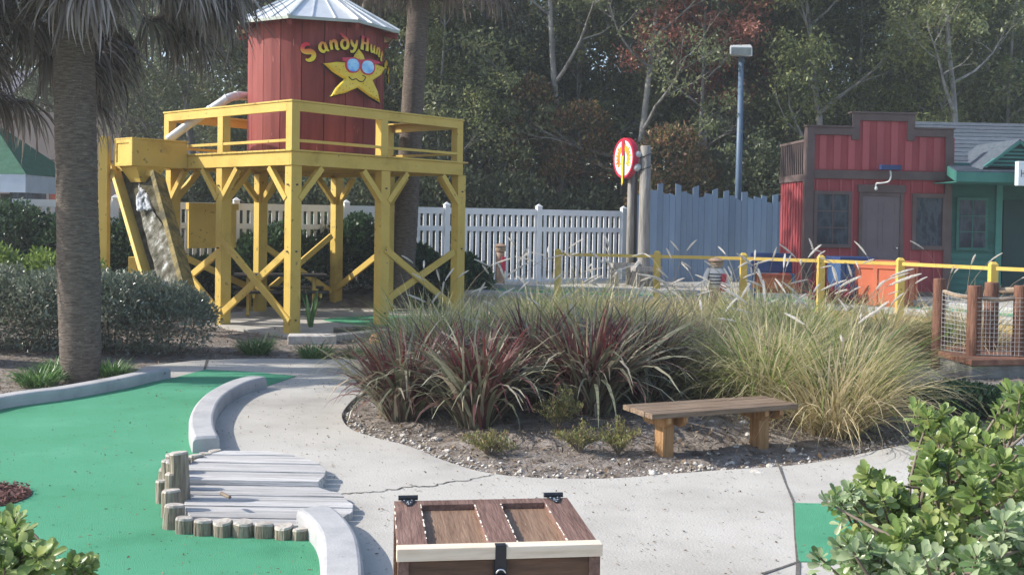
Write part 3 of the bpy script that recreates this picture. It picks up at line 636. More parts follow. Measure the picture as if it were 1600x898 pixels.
# trough box and hopper spout
tr_ = MB(); X0, X1, Y0, Y1 = -1.03, -.004, 2.88, 3.46; Z0_, Z1_ = 2.68, 3.12
tr_.b2((X0, Y0, Z0_), (X1, Y0 + .03, Z1_)); tr_.b2((X0, Y1 - .03, Z0_), (X1, Y1, Z1_)); tr_.b2((X0, Y0 + .031, Z0_), (X0 + .03, Y1 - .031, Z1_ - .001)); tr_.b2((X0 + .031, Y0 + .031, Z0_ + .003), (X1, Y1 - .031, Z0_ + .03))
tr_.b2((X0 - .02, Y0 - .02, Z1_ + .001), (X1, Y0 + .05, Z1_ + .028)); tr_.b2((X0 - .02, Y1 - .05, Z1_ + .001), (X1, Y1 + .02, Z1_ + .028)); tr_.b2((X0 - .02, Y0 + .051, Z1_ + .001), (X0 + .05, Y1 - .051, Z1_ + .027))
tr_.b2((X0 - .018, Y0 - .018, Z0_), (X0 + .10, Y0 - .002, Z1_)); tr_.b2((X0 - .018, Y0 - .001, Z0_), (X0 - .002, Y0 + .09, Z1_)); tr_.b2((X0 - .018, Y1 - .09, Z0_), (X0 - .002, Y1, Z1_)); tr_.b2((X0 - .017, Y0 + .09, Z0_), (X0 - .002, Y1 - .09, Z0_ + .06)); tr_.b2((X0 - .017, Y0 + .09, Z1_ - .06), (X0 - .002, Y1 - .09, Z1_ - .001))
tro = tr_.build('trough', 'yellow', tw, bevel=.004)
hp = MB(); a4 = [(X0 + .08, Y0 + .02), (X0 + .62, Y0 + .02), (X0 + .62, Y1 - .02), (X0 + .08, Y1 - .02)]; b4 = [(X0 + .22, Y0 + .12), (X0 + .50, Y0 + .12), (X0 + .50, Y1 - .14), (X0 + .22, Y1 - .14)]
hp.add([(x, y, Z0_) for x, y in a4] + [(x, y, Z0_ - .26) for x, y in b4], [(0, 4, 5, 1), (1, 5, 6, 2), (2, 6, 7, 3), (3, 7, 4, 0), (4, 7, 6, 5)]); hp.build('spout', 'yellow', tro)

# flume (chute) under the spout
fm = empty('water_flume', (0, 0, 0), 0, 'steep wooden water chute with yellow left side and mossy right side', 'flume')
lt, lb_ = AT(180, 262, 17.9), AT(236, 452, 16.0); rt, rb_ = AT(246, 274, 17.3), AT(301, 478, 15.4)
fm.location = (rb_.x, rb_.y, 0); FO = Vector(fm.location)
def plank(p, q, w, h, nm, mt, upv=(0, 0, 1)): return MB().bar(p - FO, q - FO, w, h, up=upv).build(nm, mt, fm, bevel=.006)
nrm_ = (lb_ - lt).cross(rt - lt).normalized(); nrm_ = nrm_ if nrm_.z > 0 else -nrm_
plank(lt, lb_, .06, .30, 'side_board', 'yellow', nrm_); plank(rt, rb_ + (rb_ - rt) * .03, .08, .30, 'side_board', 'yellow_old', nrm_)
cx = [lt.lerp(lb_, t) * 1 for t in (0, 1)]
bd = MB(); q = [lt - nrm_ * .10, rt - nrm_ * .10, rb_ - nrm_ * .10, lb_ - nrm_ * .10]; bd.add([p - FO for p in q] + [p - FO - nrm_ * .04 for p in q], [(0, 3, 2, 1), (4, 5, 6, 7), (0, 1, 5, 4), (1, 2, 6, 5), (2, 3, 7, 6), (3, 0, 4, 7)])
bd.build('flume_bed', 'wetboard', fm)
plank(lt.lerp(rt, .02) + Vector((0, 0, .02)), rt.lerp(lt, .02) + Vector((0, 0, .02)), .05, .10, 'crossbar', 'yellow')
pb = AT(162, 470, 17.6); pt = AT(164, 213, 17.6); MB().bar(Vector((pb.x, pb.y, 0)) - FO, Vector((pb.x, pb.y, pt.z)) - FO, .15, .15).build('post', 'yellow', fm, bevel=.006)
pb = AT(209, 430, 16.6); pt = AT(209, 401, 16.6); MB().bar(Vector((pb.x, pb.y, 0)) - FO, Vector((pb.x, pb.y, pt.z)) - FO, .13, .13).build('post', 'yellow', fm, bevel=.006)
# water: falling sheet from the spout and thin flow down the bed
spt = Vector(TA) + Matrix.Rotation(TROT, 3, 'Z') @ Vector((X0 + .36, Y0 + .28, Z0_ - .27))
def wsheet(P, W, amp, name, parent, seed, ed0=.12):
    m = MB(); nU = 14; vs = []; fs = []
    for i, (p, wv) in enumerate(zip(P, W)):
        for j in range(nU + 1):
            t = j / nU - .5; a = amp * (random.uniform(-1, 1) if 0 < j < nU else 0); ed = 1 + ed0 * math.sin(i * .7 + seed + (t > 0) * 2)
            vs.append(p + wv * t * ed + Vector((a * .3, -abs(a) * 1.2, a * .8)))
    for i in range(len(P) - 1):
        for j in range(nU): fs.append((i * (nU + 1) + j, i * (nU + 1) + j + 1, (i + 1) * (nU + 1) + j + 1, (i + 1) * (nU + 1) + j))
    o = m.add(vs, fs).build(name, 'water', parent, smooth=True)
    s_ = o.modifiers.new('thick', 'SOLIDIFY'); s_.thickness = .012
    return o
land = lt.lerp(lb_, .34).lerp(rt.lerp(rb_, .34), .42)
wp = [spt.lerp(land, t) - Vector((0, 0, .25 * t * t - .25 * t)) * .3 for t in np.linspace(0, 1, 16)]
wt = wsheet(wp, [Vector((.13 + .12 * t, .03, 0)) for t in np.linspace(0, 1, 16)], .022, 'waterfall', None, 1); tag(wt, 'white water falling from the yellow spout onto the chute', 'water', kind='structure')
fp = []; fw = []
for t in np.linspace(.30, .98, 34):
    a, b_ = lt.lerp(lb_, t), rt.lerp(rb_, t); c_ = .42 + .16 * min(1, (t - .3) * 4); fp.append(a.lerp(b_, c_) - nrm_ * .07); fw.append((b_ - a) * min(.72, .30 + (t - .3) * 1.6))
M['flow'] = mat('thin_flowing_water', [(.05, .046, .03), (.11, .105, .08), (.22, .215, .18), (.62, .65, .67)], 9, (1, 1, .6), rough=.8, spec=.08, lo=.34, hi=.70, bump=.3, bscale=26)
wf = wsheet(fp, fw, .012, 'flowing_water', None, 2, .04); wf.data.materials.clear(); wf.data.materials.append(M['flow']); tag(wf, 'thin foaming water running down the chute', 'water', kind='structure')

# starfish sign and curved lettering (painted wooden cut-outs on the tank)
sg = empty('starfish_sign', (0, 0, 0)); sg.parent = tw
tcw = TA + Matrix.Rotation(TROT, 3, 'Z') @ Vector((TC.x, TC.y, 0))
nrm = math.atan2(-18.8, 3.6) + R_(31); NV = Vector((math.cos(nrm), math.sin(nrm), 0)); SV = Vector((-math.sin(nrm), math.cos(nrm), 0))
SC = tcw + NV * (TR + .10) + Vector((0, 0, 4.25))
def onplane(px, py, off=0.0):
    d = ray(px, py); P0 = SC + NV * off; t = (P0 - Vector((0, 0, CAMH))).dot(NV) / d.dot(NV); return Vector((0, 0, CAMH)) + d * t
def toT(P): return Matrix.Rotation(-TROT, 3, 'Z') @ (P - TA)
tips = [(560, 77), (601.5, 106.5), (593, 160.5), (516, 151), (505, 99.5)]
inn = [(574, 100.5), (581, 128), (560, 137.5), (532, 129), (545.5, 98)]
inn = [(570.5, 99), (581, 126), (558.5, 137), (537.5, 124), (549.5, 98.5)]
order = []
for i in range(5): order += [('t', tips[i]), ('i', inn[i])]
poly = []
cpx = (557, 117)
for i in range(10):
    kd, p = order[i]; a = order[i - 1][1]; b_ = order[(i + 1) % 10][1]
    if kd == 't':
        for t in (-1, 0, 1):
            q = a if t < 0 else b_
            if t == 0: poly.append(p)
            else: poly.append((p[0] + (q[0] - p[0]) * .10 + (p[0] - cpx[0]) * .0, p[1] + (q[1] - p[1]) * .10))
        # slight plumpness half way
        poly.append((p[0] + (b_[0] - p[0]) * .5 + (p[0] - cpx[0]) * .02 + (b_[0] - cpx[0]) * .10, p[1] + (b_[1] - p[1]) * .5 + (b_[1] - cpx[1]) * .10))
    else:
        poly.append(p); nx_ = order[(i + 1) % 10][1]; poly.append((p[0] + (nx_[0] - p[0]) * .5 + (p[0] - cpx[0]) * .10, p[1] + (nx_[1] - p[1]) * .5 + (p[1] - cpx[1]) * .10))
def slab(poly, off, th, name, mt, parent, dome=0.0, cen=None):
    c_ = cen or (sum(p[0] for p in poly) / len(poly), sum(p[1] for p in poly) / len(poly))
    n = len(poly); m = MB(); fr = [toT(onplane(*p)) for p in poly]; nv = Matrix.Rotation(-TROT, 3, 'Z') @ NV
    ctr = toT(onplane(*c_)); rings = [(1.0, off), (1.0, off + th * .55), (.90, off + th)]
    vs = []
    for s_, o_ in rings: vs += [ctr + (f_ - ctr) * s_ + nv * o_ for f_ in fr]
    vs.append(ctr + nv * (off + th + dome)); fs = []
    for r in range(2):
        for i in range(n): fs.append((r * n + i, r * n + (i + 1) % n, (r + 1) * n + (i + 1) % n, (r + 1) * n + i))
    for i in range(n): fs.append((2 * n + i, 2 * n + (i + 1) % n, 3 * n))
    fs.append(tuple(range(n))[::-1])
    return m.add(vs, fs).build(name, mt, parent)
M['star'] = mat('starfish_yellow', [(.62, .40, .02), (.74, .54, .045), (.78, .62, .10)], 4, rough=.45, bump=.15, bscale=25)
M['frame'] = mat('sunglasses_red', [(.48, .015, .05), (.60, .03, .08)], 5, rough=.3)
M['lens'] = mat('lens_blue', [(.04, .22, .75), (.30, .62, .92), (.62, .85, .95)], 3, (1, 1, 2), rough=.2)
M['ink'] = mat('ink_black', [(.012, .01, .01), (.02, .015, .012)], 5, rough=.6)
M['dot'] = mat('ochre_spots', [(.28, .14, .01), (.38, .2, .02)], 5, rough=.6)
bp = [(x + (x - cpx[0]) * .05 - .8, y + (y - cpx[1]) * .05 + 1.0) for x, y in poly]
slab(bp, -.03, .022, 'backing', 'ink', sg, cen=cpx)
so = slab(poly, -.005, .05, 'starfish', 'star', sg, .015, cen=cpx)
def oval(cx_, cy_, rx, ry, n=20, sk=0.0, pw=1.0): return [(cx_ + rx * math.copysign(abs(math.cos(a)) ** pw, math.cos(a)) + sk * math.sin(a) * ry, cy_ - ry * math.sin(a)) for a in np.linspace(0, 2 * math.pi, n + 1)[:-1]]
for cx_, cy_ in ((548.5, 102.5), (571.5, 105.5)):
    fo = slab(oval(cx_, cy_, 12, 12.5, 20, -.05, .8), .05, .012, 'sunglasses_frame', 'frame', sg)
    slab(oval(cx_, cy_ + .2, 9.4, 10.2, 20, -.05, .85), .0645, .006, 'lens', 'lens', fo)
slab([(531.5, 91), (548, 90), (560, 94), (575, 93), (590, 97), (593, 100), (583, 101), (560, 99), (538, 97), (533, 96)], .052, .011, 'browline', 'frame', sg)
mo = MB(); nv = Matrix.Rotation(-TROT, 3, 'Z') @ NV
mp_ = smooth([Vector((a, b_, 0)) for a, b_ in [(545, 120), (550, 125), (556, 123.5), (561, 127), (567, 127.5), (571, 121), (566, 118)]], 4)
mo.tube([toT(onplane(p.x, p.y, .052)) for p in mp_], .010, 6); mo.build('mouth', 'ink', sg)
dt = MB()
for px, py in [(525, 104), (531, 109), (537, 104), (530, 113), (541, 112), (590, 108), (584, 112), (588, 115), (577, 119), (594, 110), (525, 144), (531, 138), (536, 141), (541, 135), (530, 147), (547, 132), (521, 148), (577, 138), (583, 144), (580, 149), (588, 150), (585, 155), (572, 134), (590, 156), (558, 84), (560, 88), (556, 88), (562, 92), (551, 131), (546, 138), (568, 131), (579, 143)]:
    c_ = toT(onplane(px, py, .05)); dt.tube([c_, c_ + nv * .004], .009, 6)
add_to(so, dt, 'dot')
# uncial-style letters: strokes as (x, y, width) in a unit cell, y up
GL = {
 'S': [[(.80, .82, .10), (.62, .97, .16), (.30, .95, .20), (.12, .74, .22), (.32, .55, .24), (.62, .44, .26), (.74, .22, .24), (.50, .02, .20), (.16, .02, .14), (.00, .16, .08)]],
 'a': [[(.62, .62, .08), (.36, .68, .14), (.10, .46, .20), (.10, .18, .20), (.34, .00, .14), (.60, .16, .10)], [(.62, .66, .16), (.64, .30, .20), (.70, .06, .14), (.86, .00, .05)]],
 'n': [[(.06, .66, .12), (.12, .60, .18), (.12, .02, .18)], [(.14, .44, .08), (.38, .68, .14), (.62, .56, .20), (.62, .14, .20), (.70, .00, .12), (.84, .02, .04)]],
 'd': [[(.02, 1.14, .05), (.22, .98, .16), (.52, .78, .16), (.72, .46, .20), (.66, .12, .18), (.38, -.02, .14), (.12, .12, .18), (.08, .42, .18), (.30, .64, .12), (.58, .62, .08)]],
 'y': [[(.02, .66, .12), (.14, .38, .20), (.40, .18, .18), (.66, .30, .10)], [(.72, .70, .14), (.62, .26, .18), (.40, -.18, .16), (.10, -.30, .12), (.04, -.16, .05)]],
 'H': [[(.12, 1.0, .22), (.12, .5, .18), (.12, .0, .24)], [(.12, .52, .10), (.68, .52, .10)], [(.70, .96, .22), (.70, .5, .18), (.70, .0, .24)]],
 'u': [[(.06, .68, .14), (.10, .30, .20), (.26, .02, .16), (.54, .08, .10)], [(.64, .68, .16), (.64, .2, .20), (.74, .02, .12), (.86, .02, .04)]],
 't': [[(.30, .90, .12), (.28, .4, .20), (.34, .06, .16), (.58, .04, .06)], [(.04, .66, .10), (.60, .66, .10)]],
 'e': [[(.10, .36, .08), (.60, .44, .08), (.50, .66, .12), (.24, .64, .16), (.08, .36, .20), (.22, .04, .16), (.58, .08, .06)]],
 'r': [[(.06, .66, .12), (.12, .60, .18), (.12, .0, .18)], [(.14, .44, .08), (.36, .66, .14), (.56, .58, .14)]],
 's': [[(.50, .60, .08), (.26, .68, .12), (.10, .52, .14), (.40, .30, .18), (.44, .08, .14), (.14, .00, .12), (.02, .12, .06)]],
}
def grad_mat():
    m, t, b = new_mat('letter_red_to_yellow'); n = t.nodes; L = t.links
    tc = n.new('ShaderNodeTexCoord'); sx = n.new('ShaderNodeSeparateXYZ'); L.new(tc.outputs['Object'], sx.inputs[0])
    cr = n.new('ShaderNodeValToRGB'); e = cr.color_ramp.elements; e[0].position = .30; e[0].color = (.72, .56, .03, 1); e[1].position = .80; e[1].color = (.55, .015, .035, 1)
    q = e.new(.48); q.color = (.70, .34, .03, 1)
    mr = n.new('ShaderNodeMapRange'); mr.inputs[1].default_value = -.05; mr.inputs[2].default_value = .27
    L.new(sx.outputs[2], mr.inputs[0]); L.new(mr.outputs[0], cr.inputs[0]); L.new(cr.outputs[0], b.inputs[0]); b.inputs['Roughness'].default_value = .45
    return m
M['letter'] = grad_mat()
wd = empty('lettering', (0, 0, 0)); wd.parent = tank
def letter(ch_, ang, zc, size, tilt, wsc=1.0):
    """lay the strokes on a cylinder of radius RL round the tank"""
    RL = TR + .075
    for layer, (off, mt, grow) in enumerate(((.0, 'ink', .035), (.018, 'letter', 0))):
        m = MB()
        for st_ in GL[ch_]:
            P = smooth([Vector((x, y, w_)) for x, y, w_ in st_], 5); n = len(P); Ls, Rs = [], []
            for i, p in enumerate(P):
                d = P[min(i + 1, n - 1)] - P[max(i - 1, 0)]; d = Vector((d.x, d.y, 0)).normalized(); q = Vector((-d.y, d.x, 0)); hw = (p.z * .66 + grow + .01)
                Ls.append(Vector((p.x, p.y, 0)) + q * hw); Rs.append(Vector((p.x, p.y, 0)) - q * hw)
            vs = []
            for r_ in (RL + off - .012, RL + off + .006):
                for Q in (Ls, Rs):
                    for q in Q:
                        lx, lz = (q.x - .4) * size * wsc * .8, q.y * size
                        lx, lz = lx * math.cos(tilt) + lz * math.sin(tilt), -lx * math.sin(tilt) + lz * math.cos(tilt)
                        a = lx / RL; vs.append((r_ * math.cos(a), r_ * math.sin(a), lz))
            k = n; fs = []
            for i in range(n - 1):
                fs += [(2 * k + i, 2 * k + i + 1, 3 * k + i + 1, 3 * k + i), (i, k + i, k + i + 1, i + 1), (i, i + 1, 2 * k + i + 1, 2 * k + i), (k + i, 3 * k + i, 3 * k + i + 1, k + i + 1)]
            fs += [(0, 2 * k, 3 * k, k), (n - 1, k + n - 1, 3 * k + n - 1, 2 * k + n - 1)]
            m.add(vs, fs)
        o = m.build('letter' if layer else 'letter_backing', mt, wd if layer else wd)  # lower layer is an ink backing slightly larger than the letter
        o.location = (0, 0, zc); o.rotation_euler = (0, 0, ang)
        if not layer: back_o = o
        else: back_o.parent = o; back_o.location = (0, 0, -.006); back_o.rotation_euler = (0, 0, -.004)
def cylang(px, py):
    d = ray(px, py); o = Vector((0, 0, CAMH)); RL = TR + .085
    ox, oy = o.x - tcw.x, o.y - tcw.y; a = d.x ** 2 + d.y ** 2; b_ = 2 * (ox * d.x + oy * d.y); c_ = ox * ox + oy * oy - RL * RL
    D = b_ * b_ - 4 * a * c_
    t = (-b_ - math.sqrt(max(D, 0))) / (2 * a); P = o + d * t
    return math.atan2(P.y - tcw.y, P.x - tcw.x) - TROT, P.z
lets = [('S', 487, 93, .27, -.5), ('a', 507, 81, .22, -.28), ('n', 523, 78, .22, -.20), ('d', 539, 76, .22, -.08), ('y', 553, 76, .21, .02), ('H', 569, 79, .24, .08), ('u', 581.5, 82, .19, .14), ('n', 589.5, 87, .19, .22), ('t', 595, 95, .19, .3)]
lastz = 0
for c_, px, pyb, sz, tl in lets:
    a, z = cylang(px, pyb); letter(c_, a, z, sz, tl); lasta, lastz = a, z
for i, c_ in enumerate('ers'): letter(c_, lasta + .17 * (i + 1), lastz - .10 * (i + 1), .19, .45)

# ------------------------------------------------------------------ white vinyl fence
def fence_frame(A, B):
    d = Vector((B.x - A.x, B.y - A.y, 0)); return math.atan2(d.y, d.x), d.length
FA, FB = Vector((-8.9, 19.68, .34)), Vector((2.72, 25.35, .40))
ra, ln = fence_frame(FA, FB)
wf_ = empty('picket_fence', FA, ra, 'white vinyl picket fence standing behind the yellow tower', 'fence'); WH = 1.80
pc_ = MB(); rls = MB(); xx = ln; npan = 0
rl_ = MB()
NPN = int(ln / 2.32) + 1
for i in range(NPN + 1):
    x = ln - .02 - i * 2.32
    if x < -.5: break
    MB().b2((x - .06, -.06, -.1), (x + .06, .06, WH + .05)).add([(x - .075, -.075, WH + .051), (x + .075, -.075, WH + .051), (x + .075, .075, WH + .051), (x - .075, .075, WH + .051), (x, 0, WH + .12)], [(0, 1, 4), (1, 2, 4), (2, 3, 4), (3, 0, 4), (3, 2, 1, 0)]).build('fence_post', 'white', wf_)
    x0, x1 = max(x - 2.32 + .06, -.5), x - .06
    if x1 > x0 + .3:
        p_ = MB()
        p_.b2((x0, -.025, WH - .15), (x1, .025, WH - .01)); p_.b2((x0, -.025, WH - .53), (x1, .025, WH - .42)); p_.b2((x0, -.025, .06), (x1, .025, .17))
        q = x0 + .07
        while q < x1 - .05:
            p_.b2((q, -.013, .02), (q + .078, .013, WH - .14)); q += .148
        p_.build('picket_panel', 'white', wf_)
# blue-grey board fence
BA, BB = Vector((2.82, 25.0, .38)), Vector((6.75, 25.6, .40)); ra, ln = fence_frame(BA, BB)
bf = empty('board_fence', BA, ra, 'slate blue board fence with jagged uneven tops beside the red house', 'fence')
m = MB(); x = 0; k = 0
tops = [2.20, 2.18, 2.28, 2.26, 2.42, 2.20, 2.15, 2.40, 2.22, 2.20, 2.35, 2.14, 2.18, 2.34, 2.12, 2.26, 2.16, 2.10, 2.28, 2.12, 2.14, 2.18, 2.02, 2.20, 2.04, 2.14, 2.22, 2.00]
while x < ln:
    w_ = random.choice((.135, .14, .15, .185)); h_ = tops[k % len(tops)] - random.uniform(-.03, .03); sl = random.uniform(-.03, .03)
    vs = [(x, -.012, -.3), (x + w_, -.012, -.3), (x + w_, -.012, h_ + sl), (x, -.012, h_ - sl)]; dy = random.uniform(-.004, .004)
    m.add([(a, b_ + dy, c_) for a, b_, c_ in vs] + [(a, b_ + dy + .022, c_) for a, b_, c_ in vs], [(0, 1, 2, 3), (7, 6, 5, 4), (0, 4, 5, 1), (1, 5, 6, 2), (2, 6, 7, 3), (3, 7, 4, 0)])
    x += w_ + .008; k += 1
m.build('boards', 'bluefence', bf)
m = MB(); m.b2((0, .024, .3), (ln, .07, .4)); m.b2((0, .024, 1.6), (ln, .07, 1.7)); m.build('back_rail', 'bluefence', bf)

# ------------------------------------------------------------------ upper terrace with its yellow wall, kerbs and hand rail
TZ = .45
edge = smooth([(-.9, 20.5, 0), (.85, 19.75, 0), (2.65, 19.35, 0), (4.2, 18.95, 0), (5.46, 18.35, 0), (6.6, 17.55, 0), (7.55, 16.3, 0), (8.3, 15.2, 0), (8.9, 13.6, 0)], 4)
ter = [(p.x, p.y) for p in edge] + [(20, 13), (20, 30), (2.5, 30), (2.65, 25.2), (-3.0, 22.7)]
tag(MB().prism(ter, -.3, TZ).build('terrace', 'concrete'), kind='structure')
def offs(P, d):
    o = []
    for i, p in enumerate(P):
        t = (P[min(i + 1, len(P) - 1)] - P[max(i - 1, 0)]).normalized(); o.append(Vector((p.x - t.y * d, p.y + t.x * d, 0)))
    return o
e1, e2, e3 = offs(edge, .30), offs(edge, 1.15), offs(edge, 4.2)
tag(MB().prism([(p.x, p.y) for p in e1] + [(p.x, p.y) for p in e2[::-1]], TZ - .02, TZ + .008).build('terrace_green', 'turf'), kind='structure')
tk = kerb([p for p in offs(edge, 1.22)[::3]], 'terrace_kerb', .16, .11, z0=TZ, mname='kerb'); tag(tk, 'low grey kerb on the raised terrace behind the yellow hand rail', 'kerb')
rw = empty('retaining_wall', (edge[4].x, edge[4].y, 0), 0, 'low yellow board retaining wall with concrete coping below the hand rail', 'wall')
o0 = Vector(rw.location)
m = MB(); E_ = offs(edge, -.02)[4:]; n = len(E_)
for r0, r1 in ((-.15, .13), (.135, .275), (.28, .385)):
    vs = [(p.x - o0.x, p.y - o0.y, r0) for p in E_] + [(p.x - o0.x, p.y - o0.y, r1) for p in E_] + [(p.x - o0.x, p.y - o0.y, r1) for p in offs(edge, .03)[4:]]
    m.add(vs, [(i, i + 1, n + i + 1, n + i) for i in range(n - 1)] + [(n + i, n + i + 1, 2 * n + i + 1, 2 * n + i) for i in range(n - 1)])
m.build('wall_boards', 'yellow', rw)
kk = kerb([p - Vector((o0.x, o0.y, 0)) for p in offs(edge, .10)[::3]], 'coping', .30, .10, z0=.39, parent=rw)
hr = empty('hand_rail', (2.65, 19.0, 0), 0, 'low yellow painted hand rail with square posts along the raised terrace', 'railing')
h0 = Vector(hr.location); rp_ = []
for px, pt_, Y in ((872, 385, 19.25), (1027, 389, 18.9), (1162, 394, 18.5), (1283, 400, 17.9), (1407, 406, 17.1), (1552, 411, 15.85), (1720, 420, 14.8)):
    p = AT(px, pt_, Y); p.z = 1.36; rp_.append(p)
    m = MB(); m.box((p.x - h0.x, p.y - h0.y, .66), (.115, .115, 1.32)); m.add([(p.x - h0.x + a * .057, p.y - h0.y + b_ * .057, 1.321) for a, b_ in ((-1, -1), (1, -1), (1, 1), (-1, 1))] + [(p.x - h0.x + a * .03, p.y - h0.y + b_ * .03, 1.36) for a, b_ in ((-1, -1), (1, -1), (1, 1), (-1, 1))], [(4, 5, 6, 7), (0, 1, 5, 4), (1, 2, 6, 5), (2, 3, 7, 6), (3, 0, 4, 7)])
    m.build('rail_post', 'yellow', hr, bevel=.004)
for a, b_ in zip(rp_[:-1], rp_[1:]):
    MB().bar(a - h0 - Vector((0, 0, .10)), b_ - h0 - Vector((0, 0, .10)), .055, .055).build('rail', 'yellow', hr)

# ------------------------------------------------------------------ red shop front
HP = Vector((5.92, 21.0, TZ)); HR = R_(3.5)
rh = empty('red_house', HP, HR, 'small barn red board and batten shop with stepped false front', 'house')
HW, HD = 3.0, 1.7; zt = lambda z: z - TZ
wl = MB(); wl.b2((.02, .02, 0), (HW, .10, zt(3.70))); wl.b2((1.0, .02, zt(3.70)), (2.12, .10, zt(4.0))); wl.b2((.02, .10, 0), (.10, HD, zt(2.85))); wl.b2((.10, HD - .08, 0), (HW, HD, zt(2.85)))
wo = wl.build('wall', 'housered', rh)
bt = MB()
for k in range(10):
    x = .25 + k * .295; t_ = 3.98 if 1.05 < x < 2.05 else 3.68; bt.b2((x, .004, zt(3.0)), (x + .14, .018, zt(t_)))
bl = MB()
for k in range(12):
    x = .2 + k * .245
    if 1.05 < x < 2.0: bl.b2((x, .004, zt(2.68)), (x + .035, .018, zt(2.8))); continue
    bl.b2((x, .004, .05), (x + .035, .018, zt(2.8)))
for k in range(9): bl.b2((.002, .16 + k * .17, .05), (.018, .19 + k * .17, zt(2.75)))
bt.build('battens', 'housered2', wo); bl.build('narrow_battens', 'housered2', wo)
tr = MB(); y0_, y1_ = -.03, .0
tr.b2((-.02, y0_, 0), (.14, y1_, zt(3.84))); tr.b2((HW - .15, y0_, 0), (HW + .005, y1_, zt(3.84)))
tr.b2((.141, y0_ - .002, zt(2.81)), (HW - .151, y1_, zt(2.98))); tr.b2((.141, y0_, zt(3.69)), (.97, y1_, zt(3.84))); tr.b2((2.15, y0_, zt(3.69)), (HW - .151, y1_, zt(3.84)))
tr.b2((.90, y0_ - .003, zt(3.60)), (1.06, y1_, zt(4.13))); tr.b2((2.04, y0_ - .003, zt(3.60)), (2.20, y1_, zt(4.13))); tr.b2((1.061, y0_ - .001, zt(3.99)), (2.039, y1_, zt(4.13)))
tr.b2((-.05, -.06, zt(3.842)), (.93, .14, zt(3.875))); tr.b2((2.18, -.06, zt(3.842)), (HW + .03, .14, zt(3.875))); tr.b2((.87, -.062, zt(4.132)), (2.23, .14, zt(4.165)))
tr.b2((-.03, .0, 0), (-.002, .14, zt(3.84))); tr.b2((-.022, .142, zt(2.76)), (.0, HD, zt(2.90))); tr.b2((-.022, .142, zt(3.55)), (.03, HD, zt(3.60))); tr.b2((.141, y0_, 0), (HW - .151, y1_, .09))
tr.build('trim', 'trimbrown', rh, bevel=.003)
la = MB()
for k in range(13): la.b2((-.01, .17 + k * .12, zt(2.90)), (.02, .21 + k * .12, zt(3.55)))
la.build('side_lattice', 'trimbrown', rh)
def window(x0, x1, z0, z1, parent, fm_, mull=(1, 2), fw=.07, y=-.034):
    f = MB(); f.b2((x0, y, z0), (x0 + fw, 0.0, z1)); f.b2((x1 - fw, y, z0), (x1, 0.0, z1)); f.b2((x0 + fw, y + .001, z1 - fw), (x1 - fw, 0.0, z1)); f.b2((x0 + fw, y - .012, z0), (x1 - fw, 0.0, z0 + fw))
    fo = f.build('window_frame', fm_, parent, bevel=.003)
    MB().b2((x0 + fw, -.012, z0 + fw), (x1 - fw, -.001 + .015, z1 - fw)).build('pane', 'glass', fo)
    mu = MB(); nx_, nz_ = mull
    for i in range(1, nx_ + 1): c_ = x0 + fw + (x1 - x0 - 2 * fw) * i / (nx_ + 1); mu.b2((c_ - .012, -.02, z0 + fw), (c_ + .012, -.013, z1 - fw))
    for i in range(1, nz_ + 1): c_ = z0 + fw + (z1 - z0 - 2 * fw) * i / (nz_ + 1); mu.b2((x0 + fw, -.019, c_ - .010), (x1 - fw, -.0132, c_ + .010))
    if mu.v: mu.build('muntin', fm_, fo)
window(.15, .93, zt(1.42), zt(2.56), rh, 'trimbrown')
window(2.18, 2.90, zt(1.40), zt(2.54), rh, 'trimbrown', (0, 0), .085)
df = MB(); df.b2((1.08, -.036, 0), (1.15, 0, zt(2.54))); df.b2((1.93, -.036, 0), (2.0, 0, zt(2.54))); df.b2((1.05, -.05, zt(2.545)), (2.03, 0, zt(2.70))); df.b2((1.151, -.03, zt(2.47)), (1.929, 0, zt(2.54))); df.build('door_frame', 'trimbrown', rh, bevel=.003)
dr = MB(); dr.b2((1.152, -.012, .02), (1.928, .016, zt(2.468))); dro = dr.build('door', 'doorgrey', rh)
m = MB()
for x0 in (1.24, 1.58):
    for z0, z1 in ((.12, .80), (.92, 1.55), (1.66, 1.90)):
        m.b2((x0, -.020, z0), (x0 + .26, -.0121, z0 + .02)); m.b2((x0, -.020, z1 - .02), (x0 + .26, -.0121, z1)); m.b2((x0, -.020, z0 + .02), (x0 + .02, -.0121, z1 - .02)); m.b2((x0 + .24, -.020, z0 + .02), (x0 + .26, -.0121, z1 - .02))
m.build('door_moulding', 'doorgrey', dro)
MB().lathe([(.02, 0), (.028, .02), (.015, .045)], (0, 0, 0), 10).build('door_knob', 'steel', dro).matrix_local = Matrix.Translation((1.87, -.012, .98)) @ Matrix.Rotation(R_(90), 4, 'X')
# lamp over the door: a top-level fitting
lo = empty('wall_lamp', HP + Matrix.Rotation(HR, 3, 'Z') @ Vector((1.6, -.03, 0)), HR, 'dark blue bar lamp on a curved grey conduit above the grey door', 'lamp')
MB().b2((-.21, -.30, zt(2.99)), (.21, -.17, zt(3.09))).build('lamp_shade', 'blueplastic', lo, bevel=.01)
MB().tube(smooth([(0, -.24, zt(2.98)), (0.01, -.25, zt(2.85)), (-.02, -.22, zt(2.76)), (-.12, -.12, zt(2.73)), (-.19, -.03, zt(2.72)), (-.20, -.03, zt(2.62))], 5), .018, 8).build('conduit', 'lampgrey', lo, smooth=True)
MB().lathe([(.01, 0), (.03, .02), (.032, .05), (.02, .08)], (-.20, -.05, zt(2.58)), 10).build('bulb_holder', 'lampgrey', lo, smooth=True)

